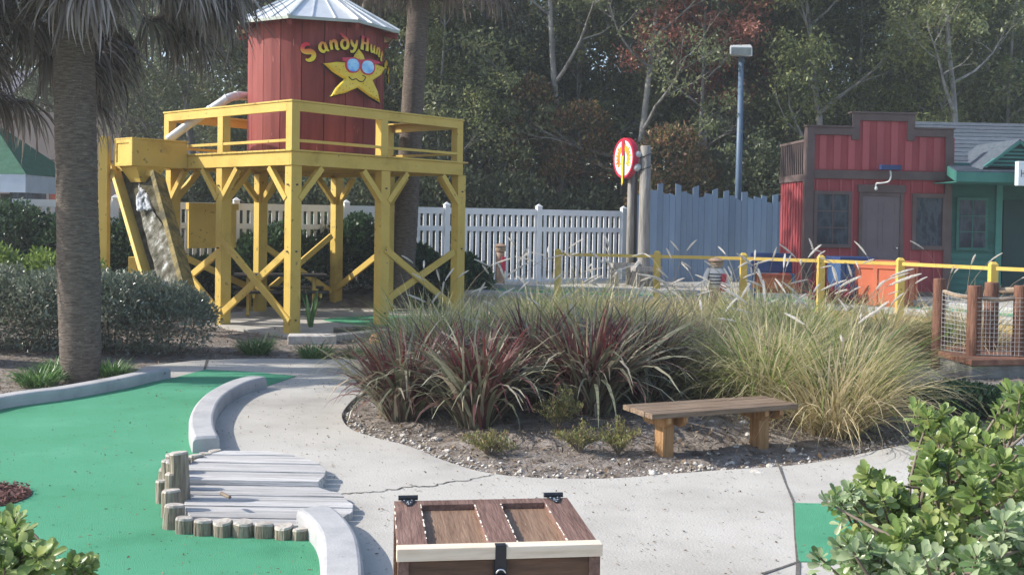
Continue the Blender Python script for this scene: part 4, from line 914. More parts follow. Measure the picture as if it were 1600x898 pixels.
# green house with shingled roof
gh = empty('green_house', HP + Matrix.Rotation(HR, 3, 'Z') @ Vector((HW + .02, 0, 0)), HR, 'dark green clapboard shop with grey shingled roof at the right edge', 'house')
m = MB(); k = 0; z = 0.0
while z < 2.6:
    m.add([(0, .03, z), (1.02, .03, z), (1.02, .055, z + .13), (0, .055, z + .13), (0, .10, z), (1.02, .10, z), (1.02, .10, z + .13), (0, .10, z + .13)], [(0, 1, 2, 3), (0, 4, 5, 1), (7, 6, 5, 4), (1, 5, 6, 2)]); z += .13
m.b2((0, .12, 0), (.10, 3.2, 2.6)); m.b2((1.03, .80, 0), (6, .9, 2.6)); m.b2((.93, .11, 0), (1.02, .8, 2.6))
m.build('wall', 'green', gh)
m = MB(); m.b2((.93, .0, 0), (1.06, .05, 2.5)); m.b2((.0, .005, 2.30), (.929, .05, 2.42)); m.build('corner_board', 'greentrim', gh)
g2 = empty('window_group'); bpy.data.objects.remove(g2)
window(.10, .76, zt(1.40), zt(2.48), gh, 'green', (1, 2), .06, y=-.01)
MB().b2((1.5, .76, .0), (2.4, .799, 2.0)).build('door', 'doorgreen', gh)
def roofslab(p, th, name, mt, parent, courses=0):
    a, b_, c_, d_ = [Vector(q) for q in p]; m = MB(); n = courses or 1
    for i in range(n):
        t0, t1 = i / n, (i + 1) / n; A_, B_ = a.lerp(d_, t0), b_.lerp(c_, t0); D_, C_ = a.lerp(d_, t1), b_.lerp(c_, t1)
        up = Vector((0, 0, th)); lip = Vector((0, 0, .014 if courses else 0))
        m.add([A_ + lip, B_ + lip, C_, D_, A_ - up, B_ - up, C_ - up, D_ - up], [(0, 1, 2, 3), (7, 6, 5, 4), (0, 4, 5, 1), (1, 5, 6, 2), (3, 7, 4, 0), (2, 6, 7, 3)])
    return m.build(name, mt, parent)
ro = roofslab([(-.45, -1.05, zt(2.95)), (6, -1.05, zt(2.95)), (6, .05, zt(3.13)), (-.1, .05, zt(3.13))], .03, 'roof', 'shingle', gh, 5)
roofslab([(.06, .052, zt(3.13)), (6, .052, zt(3.13)), (6, 3.2, zt(4.32)), (.30, 3.2, zt(4.32))], .04, 'roof', 'shingle', gh, 11)
m = MB(); m.b2((-.47, -1.09, zt(2.75)), (6, -1.052, zt(2.935))); m.bar((-.46, -1.05, zt(2.85)), (-.12, .0, zt(3.02)), .03, .18); m.b2((-.40, -1.0, zt(2.74)), (6, .02, zt(2.76))); m.build('roof_fascia', 'greentrim', gh)
# ventilated gable
gb = MB(); gx0, gx1, gy, gz, ap = .28, 1.66, -.72, zt(3.06), zt(3.56)
gm = (gx0 + gx1) / 2
for s, e in ((gx0, gm), (gx1, gm)): gb.bar((s, gy, gz), (e, gy, ap), .05, .09, up=(0, 1, 0))
gbo = gb.build('gable_trim', 'greentrim', gh)
m = MB()
for k in range(5):
    z = gz + .03 + k * .075; f_ = 1 - (z - gz) / (ap - gz); hwid = (gx1 - gx0) / 2 * f_ - .06
    if hwid > .03: m.b2((gm - hwid, gy + .01, z), (gm + hwid, gy + .03, z + .035))
m.build('louvre', 'greentrim', gbo)
MB().add([(gx0 + .04, gy + .04, gz), (gx1 - .04, gy + .04, gz), (gm, gy + .04, ap - .04)], [(0, 1, 2)]).build('gable_back', 'doorgreen', gbo)
m = MB()
for s in (gx0 - .05, gx1 + .05):
    m.add([(s, gy - .03, gz - .02), (gm, gy - .03, ap + .06), (gm, gy + 1.6, ap + .06), (s, gy + 1.6, gz - .02), (s, gy - .03, gz - .05), (gm, gy - .03, ap + .03), (gm, gy + 1.6, ap + .03), (s, gy + 1.6, gz - .05)], [(0, 1, 2, 3), (7, 6, 5, 4), (0, 4, 5, 1), (0, 3, 7, 4)])
m.build('gable_roof', 'shingle', gh)
# hanging sign box
sp = AT(1588, 272, 19.8); sgn = empty('hanging_sign', (sp.x, 19.8, sp.z), HR, 'white sign box under the green eave at the right edge', 'sign')
MB().b2((0, -.06, -.22), (.75, .06, .24)).build('sign_box', 'signwhite', sgn, bevel=.012)
m = MB(); m.b2((.055, -.066, -.055), (.072, -.0605, .075)); m.b2((.115, -.066, -.055), (.132, -.0605, .075)); m.b2((.0725, -.066, .002), (.1145, -.0605, .018)); m.build('letter', 'trimbrown', sgn)
MB().b2((.2, -.01, .241), (.22, .01, .5)).build('bracket', 'blackmetal', sgn)

# ------------------------------------------------------------------ things on the terrace
def crate(x, y, rz, w, d, h, mt, label, lid_open=False):
    c_ = empty('storage_crate', (x, y, TZ), rz, label, 'crate')
    m = MB(); m.b2((-w / 2 + .02, -d / 2 + .02, .02), (w / 2 - .02, d / 2 - .02, h - .04)); m.build('body', mt, c_)
    m = MB()
    for s in (-1, 1):
        y_ = s * d / 2; ys_ = s * (d / 2 - .02)
        for t in (-1, 1): m.b2((t * w / 2, y_, 0), (t * (w / 2 - .08), ys_, h - .05))
        m.b2((-w / 2 + .08, y_, 0), (w / 2 - .08, ys_, .08)); m.b2((-w / 2 + .08, y_, h - .13), (w / 2 - .08, ys_, h - .05)); m.b2((-.04, y_, .08), (.04, ys_, h - .13))
        x_ = s * w / 2; xs_ = s * (w / 2 - .02)
        for t in (-1, 1): m.b2((x_, t * (d / 2 - .021), 0), (xs_, t * (d / 2 - .10), h - .05))
        m.b2((x_, -d / 2 + .1, 0), (xs_, d / 2 - .1, .08)); m.b2((x_, -d / 2 + .1, h - .13), (xs_, d / 2 - .1, h - .05)); m.b2((x_, -.04, .08), (xs_, .04, h - .13))
    m.build('frame', mt, c_, bevel=.004)
    MB().b2((-w / 2 - .02, -d / 2 - .02, h - .048), (w / 2 + .02, d / 2 + .02, h)).build('lid', mt, c_, bevel=.006)
    return c_
cc = AT(1402, 470, 17.95); crate(cc.x + .02, cc.y + .75, R_(-40), .95, .80, .80, 'orange', 'bright orange panelled crate behind the yellow rail near the red house door')
# open chest: orange body, raised navy lid
oc = empty('treasure_chest', (AT(1206, 440, 20.2).x, 20.2, TZ), R_(-8), 'orange chest with its navy blue lid raised, in front of the blue fence', 'chest')
MB().b2((-.36, -.25, 0), (.36, .25, .46)).build('body', 'orangedk', oc, bevel=.01)
m = MB(); P = []
for a in np.linspace(0, math.pi, 12): P.append((-.40 * math.cos(a), .06 * math.sin(a)))
m.add([(x, -.262, .30 + z * 1.6) for x, z in P] + [(x, -.262, .20) for x, z in P[::-1]], [tuple(range(24))]); m.add([(x, -.272, .28 + z * 1.6) for x, z in P] + [(x, -.272, .20) for x, z in P[::-1]], [tuple(range(24))[::-1]]); m.build('trim', 'orange', oc)
MB().b2((-.40, .18, .48), (.40, .26, .86)).build('lid', 'blueplastic', oc, bevel=.02)
for s_ in (-.37, .37): MB().box((s_, -.005, .237), (.06, .53, .475)).build('corner_band', 'bluepaint', oc, bevel=.006)
# blue barrel-shaped bin with a slanted prop
bb = AT(1322, 450, 18.9); bn_ = empty('blue_bin', (bb.x + .05, bb.y, TZ), R_(10), 'mid blue slatted bin between the crimson plant and the orange crate', 'bin')
m = MB()
for k in range(6): m.b2((-.30 + k * .10, -.25, 0), (-.30 + k * .10 + .09, -.22, .78))
m.b2((-.30, -.219, 0), (.29, .25, .76)); m.build('body', 'bluepaint', bn_, bevel=.004)
MB().b2((-.34, -.29, .781), (.34, .29, .86)).build('lid', 'blueplastic', bn_, bevel=.02)
MB().bar((.16, -.275, .76), (-.08, -.275, .10), .05, .03).build('strap', 'blueplastic', bn_)

# carved posts with rope caps and red plaques
def carved(px, pyb, pyt, Y, label, sailor=False, side=1):
    p = AT(px, pyb, Y); t = AT(px, pyt, Y); z0 = TZ if Y < 22 and px > 700 else float(hgt(p.x, Y)); z0 = min(z0, p.z) if sailor else z0
    h = t.z - z0; c_ = empty('carved_post', (p.x, Y, z0), R_(10), label, 'statue', 'carved posts beside the course')
    MB().lathe([(.105, -.1), (.11, .3), (.10, h * .7), (.095, h * .82)], n=16).build('post_body', 'carved', c_, smooth=True)
    m = MB()
    for k in range(3): m.tube([(.105 * math.cos(a), .105 * math.sin(a), h * .82 + .018 + k * .035) for a in np.linspace(0, 2 * math.pi, 17)], .021, 8)
    m.build('rope_band', 'rope', c_, smooth=True)
    MB().lathe([(.10, h * .82 + .09), (.135, h * .82 + .13), (.14, h - .07), (.09, h - .02), (.01, h)], n=16).build('head_cap', 'carved', c_, smooth=True)
    MB().b2((side * .02 + .03, -.17, h * .38), (side * .02 + .12, -.06, h * .70)).build('plaque', 'crimson', c_, bevel=.01)
    m = MB(); m.b2((side * .02 + .121, -.15, h * .42), (side * .02 + .128, -.08, h * .66)); m.build('notice', 'signwhite', c_)
    if sailor:
        bo = MB().lathe([(.10, h * .42), (.135, h * .5), (.14, h * .72), (.09, h * .82)], n=16).build('shirt', 'shirt', c_, smooth=True)
        m = MB()
        for k in range(4): m.lathe([(.139 + .003, h * (.50 + .06 * k)), (.142 + .001, h * (.50 + .06 * k) + .022)], n=16)
        m.build('shirt_stripes', 'stripe', bo)
        for s in (-1, 1): MB().tube(smooth([(s * .12, 0, h * .78), (s * .19, -.03, h * .66), (s * .20, -.05, h * .54), (s * .17, -.10, h * .46)], 4), [.042] * 13, 8).build('arm', 'shirt', c_, smooth=True)
carved(535, 476, 378, 22.6, 'tan carved post with rope cap and red plaque seen under the tower')
carved(781, 448, 380, 23.2, 'tan carved post with red plaque in front of the white fence', side=-1)
carved(1117, 486, 402, 18.1, 'carved sailor figure post in a striped shirt beside the hand rail', True)

# round sign on its pole, two grey pilings, base frames
pp_ = AT(983, 450, 23.6); rs = empty('round_sign', (pp_.x, 23.6, TZ), R_(-66), 'round red rimmed sign with flame shapes on a grey pole', 'sign')
MB().lathe([(.085, -.1), (.08, 1.4), (.07, AT(976, 262, 23.6).z - TZ)], n=12).build('pole', 'pilegrey', rs, smooth=True)
zs = AT(980, 247, 23.4).z - TZ; dsc = Matrix.Translation((.02, -.16, zs)) @ Matrix.Rotation(R_(90), 4, 'X')
def disc(prof, nm, mt, parent=rs, n=36):
    o = MB().lathe(prof, n=n).build(nm, mt, parent); o.matrix_local = dsc; return o
disc([(.44, -.08), (.46, -.06), (.46, .05), (.45, .07), (.405, .07), (.40, .055)], 'rim', 'signred'); disc([(.398, .0), (.398, .058)], 'face', 'signwhite')
m = MB()
for k in range(17):
    a = R_(-38 + 256 * k / 16); r1 = .33 + .045 * (k % 2); aw = .165; am = .02 * ((-1) ** k)
    m.prism([(.17 * math.cos(a - aw), .17 * math.sin(a - aw)), (.17 * math.cos(a + aw), .17 * math.sin(a + aw)), (.27 * math.cos(a + aw * .75), .27 * math.sin(a + aw * .75)), (r1 * math.cos(a + am), r1 * math.sin(a + am)), (.27 * math.cos(a - aw * .75), .27 * math.sin(a - aw * .75))], .0585, .066 + .001 * (k % 3))
f1 = m.build('flame_ring', 'signorange', rs); f1.matrix_local = dsc
m = MB().prism([(-.05, .40), (.05, .40), (.06, .05), (-.03, .0)], .067, .085); f2 = m.build('red_feather', 'signred', rs); f2.matrix_local = dsc
m = MB().prism([(-.06, .05), (.07, .05), (.05, -.15), (.06, -.55), (.0, -.62), (-.03, -.2)], .087, .10); f3 = m.build('yellow_drip', 'signyellow', rs); f3.matrix_local = dsc
def piling(px, pyt, Y, r, label, clamps):
    t = AT(px, pyt, Y); o = empty('grey_piling', (t.x, Y, TZ), 0, label, 'post', 'tall grey pilings by the fences'); h = t.z - TZ
    MB().lathe([(r * 1.15, -.1), (r * 1.1, .5), (r, h * .6), (r * .95, h - .01), (r * .85, h)], n=14).build('pole', 'pilegrey' if clamps else 'darkbark', o, smooth=True)
    if clamps:
        for z in (h - .20, h - .48):
            MB().lathe([(.02, -.04), (.07, .0), (.09, .06), (.085, .10), (.05, .14)], n=12).build('insulator', 'lampgrey', o, smooth=True).matrix_local = Matrix.Translation((-r, -.02, z)) @ Matrix.Rotation(R_(-90), 4, 'Y')
            m = MB(); m.tube([(r * 1.06 * math.cos(a), r * 1.06 * math.sin(a), z - .02 + .05 * math.cos(a)) for a in np.linspace(0, 6.283, 15)], .010, 6); m.build('cable_clamp', 'blackmetal', o)
piling(1009, 228, 23.2, .125, 'thick pale grey piling with two insulators beside the round sign', True)
piling(992, 266, 24.3, .07, 'thin dark grey piling between the round sign and the thick piling', False)
for px, pyt, Y, lb2 in ((975, 411, 23.3, 'wooden collar frame round the base of the round sign pole'), (1009, 416, 22.9, 'wooden collar frame round the base of the thick piling')):
    t = AT(px, pyt, Y); o = empty('post_collar', (t.x, Y, TZ), R_(8), lb2, 'frame', 'wooden collars at the pole bases')
    h = t.z - TZ
    for a, b_ in ((-.22, -.2), (.22, -.2), (-.22, .2), (.22, .2)): MB().b2((a - .04, b_ - .04, 0), (a + .04, b_ + .04, h - .1)).build('leg', 'pilegrey', o)
    m = MB(); m.b2((-.30, -.27, h - .1), (.30, -.19, h)); m.b2((-.30, .19, h - .1), (.30, .27, h)); m.b2((-.30, -.189, h - .1), (-.22, .189, h - .001)); m.b2((.22, -.189, h - .1), (.30, .189, h - .001)); m.build('top_frame', 'pilegrey', o)

# blue street lamp
lp = AT(1153, 310, 26.2); lt_ = AT(1157, 96, 26.2)
sl = empty('floodlight_pole', (lp.x, 26.2, .4), 0, 'blue floodlight pole behind the slate blue fence', 'lamp post')
hz = lt_.z - .4
MB().tube([(0, 0, 0), (.02, 0, hz)], [.095, .07], 12).build('pole', 'lampblue', sl, smooth=True)
hd = MB(); hd.add([(-.36, -.42, hz + .10), (.20, -.42, hz + .06), (.26, .10, hz + .12), (-.22, .12, hz + .14), (-.36, -.40, hz + .30), (.20, -.40, hz + .30), (.27, .10, hz + .44), (-.24, .12, hz + .42)], [(3, 2, 1, 0), (4, 5, 6, 7), (0, 1, 5, 4), (1, 2, 6, 5), (2, 3, 7, 6), (3, 0, 4, 7)])
ho = hd.build('lamp_head', 'lampgrey', sl, bevel=.02)
MB().add([(-.32, -.432, hz + .11), (.16, -.432, hz + .09), (.16, -.432, hz + .27), (-.32, -.432, hz + .27)], [(0, 1, 2, 3)]).build('lamp_glass', 'lampglass', ho)
MB().b2((-.05, -.06, hz - .02), (.09, .06, hz + .12)).build('bracket', 'lampblue', sl)

# ------------------------------------------------------------------ rope bridge corner at the right
BY = 12.2
br = empty('net_bridge', (AT(1530, 560, BY).x, BY, 0), 0, 'reddish wooden footbridge end with log posts and wire netting', 'bridge')
b0 = Vector(br.location)
dkz = AT(1530, 556, BY).z
D = [G(1463, 547, dkz), G(1518, 562, dkz), G(1640, 560, dkz), G(1700, 530, dkz), G(1560, 520, dkz), G(1500, 528, dkz)]
m = MB().prism([(p.x - b0.x, p.y - b0.y) for p in D], dkz - .07, dkz); m.build('bridge_deck', 'rustdeck', br, bevel=.008)
m = MB().prism([((p.x - b0.x) * .96 + .01, (p.y - b0.y) * .96 + .03) for p in D], dkz - .24, dkz - .072); m.build('stone_slab', 'slab', br, bevel=.02)
m = MB().prism([((p.x - b0.x) * .6 + .3, (p.y - b0.y) * .6 + .2) for p in D], -.1, dkz - .241); m.build('pier', 'slab', br)
ps = []
for px, pyt, pyb, r in ((1470, 435, 548, .075), (1526, 446, 556, .085), (1552, 441, 548, .085), (1598, 446, 558, .08), (1668, 446, 556, .08)):
    g_ = G(px, pyb, dkz); g_.y += .08 if px < 1600 else 0; t = AT(px, pyt, g_.y)
    MB().lathe([(r, -.30), (r * 1.02, .3), (r * .97, t.z - dkz - .01), (r * .9, t.z - dkz)], n=14).build('log_post', 'rust', br, smooth=False).location = (g_.x - b0.x, g_.y - b0.y, dkz)
    ps.append(Vector((g_.x - b0.x, g_.y - b0.y, t.z)))
order = [ps[0], ps[1], ps[3], ps[4]]
tr_ = MB()
for a, b_ in zip(order[:-1], order[1:]): tr_.tube([a - Vector((0, 0, .14)), (a + b_) / 2 - Vector((0, 0, .17)), b_ - Vector((0, 0, .14))], .028, 8)
tr_.tube([ps[2] - Vector((0, 0, .10)), ps[4] - Vector((0, 0, .08)) + Vector((0, .3, 0))], .04, 8); tr_.build('hand_rope', 'rope', br, smooth=True)
nm = MB()
for a, b_ in zip(order[:-1], order[1:]):
    L_ = (b_ - a).length; n = int(L_ / .045)
    for i in range(n + 1):
        p = a.lerp(b_, i / n); sag = .03 * math.sin(math.pi * i / n); nm.bar((p.x, p.y - .085, dkz + .01), (p.x, p.y - .085, p.z - .15 - sag), .0035, .0035, up=(0, 1, 0))
    for k in range(14):
        f_ = k / 13
        pa_, pb_ = a.copy(), b_.copy(); pa_.z = dkz + .02 + (a.z - .16 - dkz) * f_; pb_.z = dkz + .02 + (b_.z - .16 - dkz) * f_; pa_.y -= .086; pb_.y -= .086; nm.bar(pa_, pb_, .0035, .0035)
nm.build('wire_netting', 'net', br)

# ------------------------------------------------------------------ picnic table under the platform, plinth, timbers, rocks
pt_ = empty('picnic_table', (-4.35, 19.6, PLAT), R_(15), 'dark picnic table with yellow trestles in the shade under the tower', 'table')
m = MB()
for k in range(5): m.b2((-.85, -.36 + k * .145, .70), (.85, -.36 + k * .145 + .135, .74))
m.build('table_top', 'darkbark', pt_)
for s in (-1, 1):
    m = MB()
    for k in range(2): m.b2((-.85, s * .62 + k * .13 - .13, .42), (.85, s * .62 + k * .13 - .01, .46))
    m.build('seat', 'darkbark', pt_)
    m = MB(); x = s * .6
    m.bar((x, -.62, 0), (x, -.12, .69), .05, .10); m.bar((x + .052, .62, 0), (x + .052, .12, .69), .05, .10); m.b2((x + .079, -.72, .34), (x + .12, .72, .415)); m.build('trestle', 'yellow', pt_)
pl = G(483, 541); o = MB().b2((-.34, -.16, 0), (.36, .18, .15)).build('stone_plinth', 'rock', bevel=.015); o.location = (pl.x, pl.y + .2, 0); o.rotation_euler = (0, 0, R_(8)); tag(o, 'flat pale stone block at the foot of the nearest tower post', 'block')
for i, (a, b_, r, mt, lb2) in enumerate([((505, 541), (608, 530), .09, 'pilegrey', 'grey landscape timber lying along the tower patio, nearer one'), ((520, 526), (640, 524), .08, 'darkbark', 'dark landscape timber lying along the tower patio, farther one')]):
    A_, B_ = G(*a), G(*b_); o = MB().tube([(0, 0, r * .8), (B_.x - A_.x, B_.y - A_.y, r * .9)], r, 8).build('landscape_timber', mt); o.location = (A_.x, A_.y + r, 0); tag(o, lb2, 'timber', 'timbers edging the tower patio')
pk = [G(470, 556), G(500, 545), G(560, 544), G(610, 545), G(640, 560), G(560, 563)]
tag(MB().prism([(p.x, p.y) for p in smooth(pk, 4, True)], .0, .055).build('brick_path', 'brickpink'), kind='structure')
def rock(x, y, z, r, mt, seed):
    rs_ = random.Random(seed); bm = bmesh.new(); bmesh.ops.create_icosphere(bm, subdivisions=2, radius=r)
    sx, sy, sz = rs_.uniform(.8, 1.3), rs_.uniform(.7, 1.1), rs_.uniform(.5, .8)
    for v in bm.verts:
        k = 1 + .22 * math.sin(v.co.x / r * 3 + seed) * math.cos(v.co.y / r * 2.5 + seed * 2) + rs_.uniform(-.07, .07); v.co = Vector((v.co.x * sx, v.co.y * sy, v.co.z * sz)) * k
    me = bpy.data.meshes.new('rock'); bm.to_mesh(me); bm.free(); o = link_mesh('rock', me, mt); o.location = (x, y, z + r * .3); return o
g_ = G(592, 538); tag(rock(g_.x, g_.y, .02, .16, 'rockorange', 3), 'orange tinted rock beside the timbers below the tower', 'rock')
for i, (px, py, r) in enumerate([(1162, 673, .035), (1170, 686, .04), (1112, 671, .022), (1020, 735, .035), (1042, 738, .03), (1182, 737, .05), (1204, 722, .035), (1087, 721, .024), (1096, 724, .03), (1235, 704, .034), (682, 683, .035), (655, 702, .03), (737, 734, .035), (612, 690, .03), (670, 718, .025), (1222, 733, .03), (700, 700, .028), (630, 677, .024), (865, 745, .025), (1150, 700, .026)]):
    g_ = G(px, py, .05); z = float(hgt(g_.x, g_.y))
    tag(rock(g_.x, g_.y, z, r, 'rock', i + 10), 'small pale stone lying on the mulch of the grass bed', 'stone', 'small pale stones in the planting bed')

# ------------------------------------------------------------------ buildings at the left
bb = empty('beige_building', (-13.5, 31, .4), R_(4), 'beige stucco building with dark window behind the palm trunk', 'building')
W0, W1 = AT(-120, 200, 31).x + 13.5, AT(186, 200, 31).x + 13.5; hh = AT(20, 175, 31).z - .4
MB().b2((W0 - 3, 0, 0), (W1, 6, hh)).build('wall', 'beige', bb)
m = MB(); m.b2((W0 - 3, -.35, hh), (AT(18, 170, 31).x + 13.5, 6.3, hh + .25)); m.build('eave', 'bluewhite', bb)
roofslab([(W0 - 3, -.35, hh + .25), (AT(18, 170, 31).x + 13.5, -.35, hh + .25), (AT(18, 170, 31).x + 13.0, 3, hh + 1.6), (W0 - 3, 3, hh + 1.6)], .05, 'roof', 'rooflav', bb, 6)
xa, xb = AT(18, 300, 31).x + 13.5, AT(74, 300, 31).x + 13.5; zb_, za_ = AT(40, 318, 31).z - .4, AT(40, 291, 31).z - .4
m = MB(); m.b2((xa - .08, -.05, zb_ - .08), (xb + .08, -.002, zb_)); m.b2((xa - .08, -.05, za_), (xb + .08, -.002, za_ + .08)); m.b2((xa - .08, -.05, zb_), (xa, -.002, za_)); m.b2((xb, -.05, zb_), (xb + .08, -.002, za_)); fo = m.build('window_frame', 'beige', bb)
MB().b2((xa, -.02, zb_), (xb, -.003, za_)).build('pane', 'glass', fo)
MB().b2((xb + .12, -.04, zb_ - 1.2), (xb + .55, -.003, za_)).build('door', 'orangedk', bb)
m = MB()
for k in range(3): m.b2((W0 - 3, -.045, za_ + .20 + k * .28), (W1, -.003, za_ + .24 + k * .28))
m.build('wall_band', 'trimbrown', bb)
# lower lean-to with grey roof on the right of the palm
nb = empty('grey_roofed_building', (AT(205, 300, 33).x, 33, .4), R_(-6), 'grey roofed building with white fascia behind the flume', 'building')
MB().b2((-1.2, 0, 0), (2.6, 4, 3.1)).build('wall', 'beige', nb)
roofslab([(-1.5, -.3, 3.1), (2.9, -.3, 3.1), (2.0, 3, 4.6), (-.6, 3, 4.6)], .06, 'roof', 'rooflav', nb, 6)
m = MB(); m.b2((-1.55, -.36, 2.9), (2.95, -.305, 3.14)); m.bar((-1.55, -.36, 3.05), (-.65, 3, 4.58), .06, .24); m.build('fascia', 'bluewhite', nb)
# pavilion
pv = empty('green_roofed_pavilion', (AT(-10, 300, 24).x, 24, .2), 0, 'small pavilion with green shingled hip roof at the left edge', 'pavilion')
ez = AT(20, 272, 24).z - .2; ex = AT(41, 272, 24).x - pv.location.x
MB().add([(ex - 3.2, 0, ez), (ex, 0, ez), (ex, 3, ez), (ex - 3.2, 3, ez), (ex - 1.4, 1.2, ez + 1.3), (ex - 1.6, 1.8, ez + 1.3)], [(0, 1, 4), (1, 2, 5, 4), (2, 3, 5), (3, 0, 4, 5), (3, 2, 1, 0)]).build('roof', 'shinglegreen', pv)
m = MB(); m.b2((ex - 3.2, .01, ez - .42), (ex - .02, .06, ez - .003)); m.b2((ex - .07, .061, ez - .42), (ex - .02, 3, ez - .003)); m.build('fascia', 'bluewhite', pv)
for s in (-.45, -2.7): MB().lathe([(.14, 0), (.13, ez - .45)], (ex + s - .15, .3, 0), 10).build('column', 'darkbark', pv)

# ------------------------------------------------------------------ palms
def palm(base, top, r0, name_label, seed, crown_z, nf, ntrunk=26, skirt=1.0, r1=None, green=True):
    rs_ = random.Random(seed); B, T = Vector(base), Vector(top); t_ = empty('palm_tree', B, 0, name_label, 'palm tree')
    V, F = [], []; n = 28; m = MB(); rings = 150; r1 = r1 or r0
    for i in range(rings):
        f_ = i / (rings - 1); c_ = (T - B) * f_; z = c_.z
        r = (r0 + (r1 - r0) * f_) * (1.0 - .22 * math.exp(-((f_ - 0.0) / .03) ** 2) + .05 * math.exp(-((f_ - .22) / .1) ** 2)) * (1 + .012 * (i % 2) + rs_.uniform(-.012, .012))
        for k in range(n):
            a = 2 * math.pi * k / n; q = r * (1 + .012 * rs_.uniform(-1, 1)); m.v.append((c_.x + q * math.cos(a), c_.y + q * math.sin(a), z))
    for i in range(rings - 1):
        for k in range(n): m.f.append((i * n + k, i * n + (k + 1) % n, (i + 1) * n + (k + 1) % n, (i + 1) * n + k))
    m.build('trunk', 'bark', t_, smooth=True)
    top_ = T - B; parts = []; stems = MB(); gp = []
    for j in range(nf):
        dead = not green or j < nf * skirt; az = rs_.uniform(0, 6.283); h0_ = crown_z - B.z + rs_.uniform(-.5, .35) + (0 if dead else .7)
        L_ = rs_.uniform(.9, 1.65) if dead else rs_.uniform(1.2, 1.7); up = rs_.uniform(-.25, .25) if dead else rs_.uniform(.4, 1.0)
        st0 = Vector((top_.x, top_.y, h0_)); d = Vector((math.cos(az), math.sin(az), up)).normalized()
        mid = st0 + d * L_ * .6; end = st0 + d * L_ + Vector((0, 0, -.42 * L_ if dead else -.15)); P = smooth([st0, mid, end], 4)
        stems.tube(P, [.018] * len(P), 5)
        nl = 50; fa_ = np.linspace(-1.35, 1.35, nl) + RNG.normal(size=nl) * .05
        dd = (P[-1] - P[-3]).normalized(); a0 = math.atan2(dd.y, dd.x)
        fans = gp if not dead else parts
        Ln = np.array([rs_.uniform(.75, 1.15) for _ in range(nl)]) * (1 - .22 * np.abs(fa_))
        lean = np.full(nl, 1.25 if dead else 1.0) + RNG.normal(size=nl) * .2 + (0 if dead else .1)
        droop = (np.full(nl, 1.72) if dead else np.full(nl, .7)) + RNG.normal(size=nl) * .25
        bs = np.tile(np.array([end.x, end.y, end.z]), (nl, 1)) + RNG.normal(size=(nl, 3)) * .02
        fans.append(blades(bs, a0 + fa_ * .95, Ln, lean, droop, np.full(nl, .030), 7, .08, .45 if dead else 1.2))
    V, F = join(parts); link_mesh('dead_fronds', np_mesh('dead_fronds', V, F), 'dead', t_)
    if gp: V, F = join(gp); link_mesh('green_fronds', np_mesh('green_fronds', V, F), 'palmgreen', t_)
    stems.build('frond_stalks', 'dead', t_)
    # matted fibre and boots at the crown base
    bo = []
    N = 1500; a = RNG.random(N) * 6.283; z = crown_z - B.z - 1.0 + RNG.random(N) * 1.1; rr2 = (r1 + .02) + .30 * RNG.random(N) * (z - (crown_z - B.z - 1.0)) 
    c_ = np.stack([top_.x + rr2 * np.cos(a), top_.y + rr2 * np.sin(a), z], 1)
    bo.append(blades(c_, a, .25 + .35 * RNG.random(N), 1.6 + .6 * RNG.random(N), 1.0 + .5 * RNG.random(N), np.full(N, .016), 4, .2))
    V, F = join(bo); M.get('fibre') or M.__setitem__('fibre', leafmat('crown_fibre', [(.06, .045, .03), (.12, .10, .06), (.17, .15, .10)], transl=.1, rough=.9))
    link_mesh('crown_fibre', np_mesh('crown_fibre', V, F), 'fibre', t_)
    return t_
pg = G(126, 604); ptp = AT(117, -110, 11.5)
palm((pg.x - .07, 11.5, .02), (ptp.x - .04, 11.5, ptp.z), .215, 'thick palm trunk under a shaggy skirt of dead fronds at the left', 5, 5.12, 74, skirt=.80)
p2b = AT(626, 470, 20.6); p2t = AT(658, -60, 20.6)
palm((p2b.x, 20.6, .1), (p2t.x, 20.6, p2t.z), .235, 'slim grey palm trunk rising behind the red tank', 6, 7.3, 50, skirt=.8, r1=.205)

q3 = AT(-75, 470, 12.3)
palm((q3.x, 12.3, .1), (q3.x - .05, 12.3, 4.2), .23, 'short palm with brown drooping fronds at the upper left corner', 8, 4.45, 38, skirt=.9)
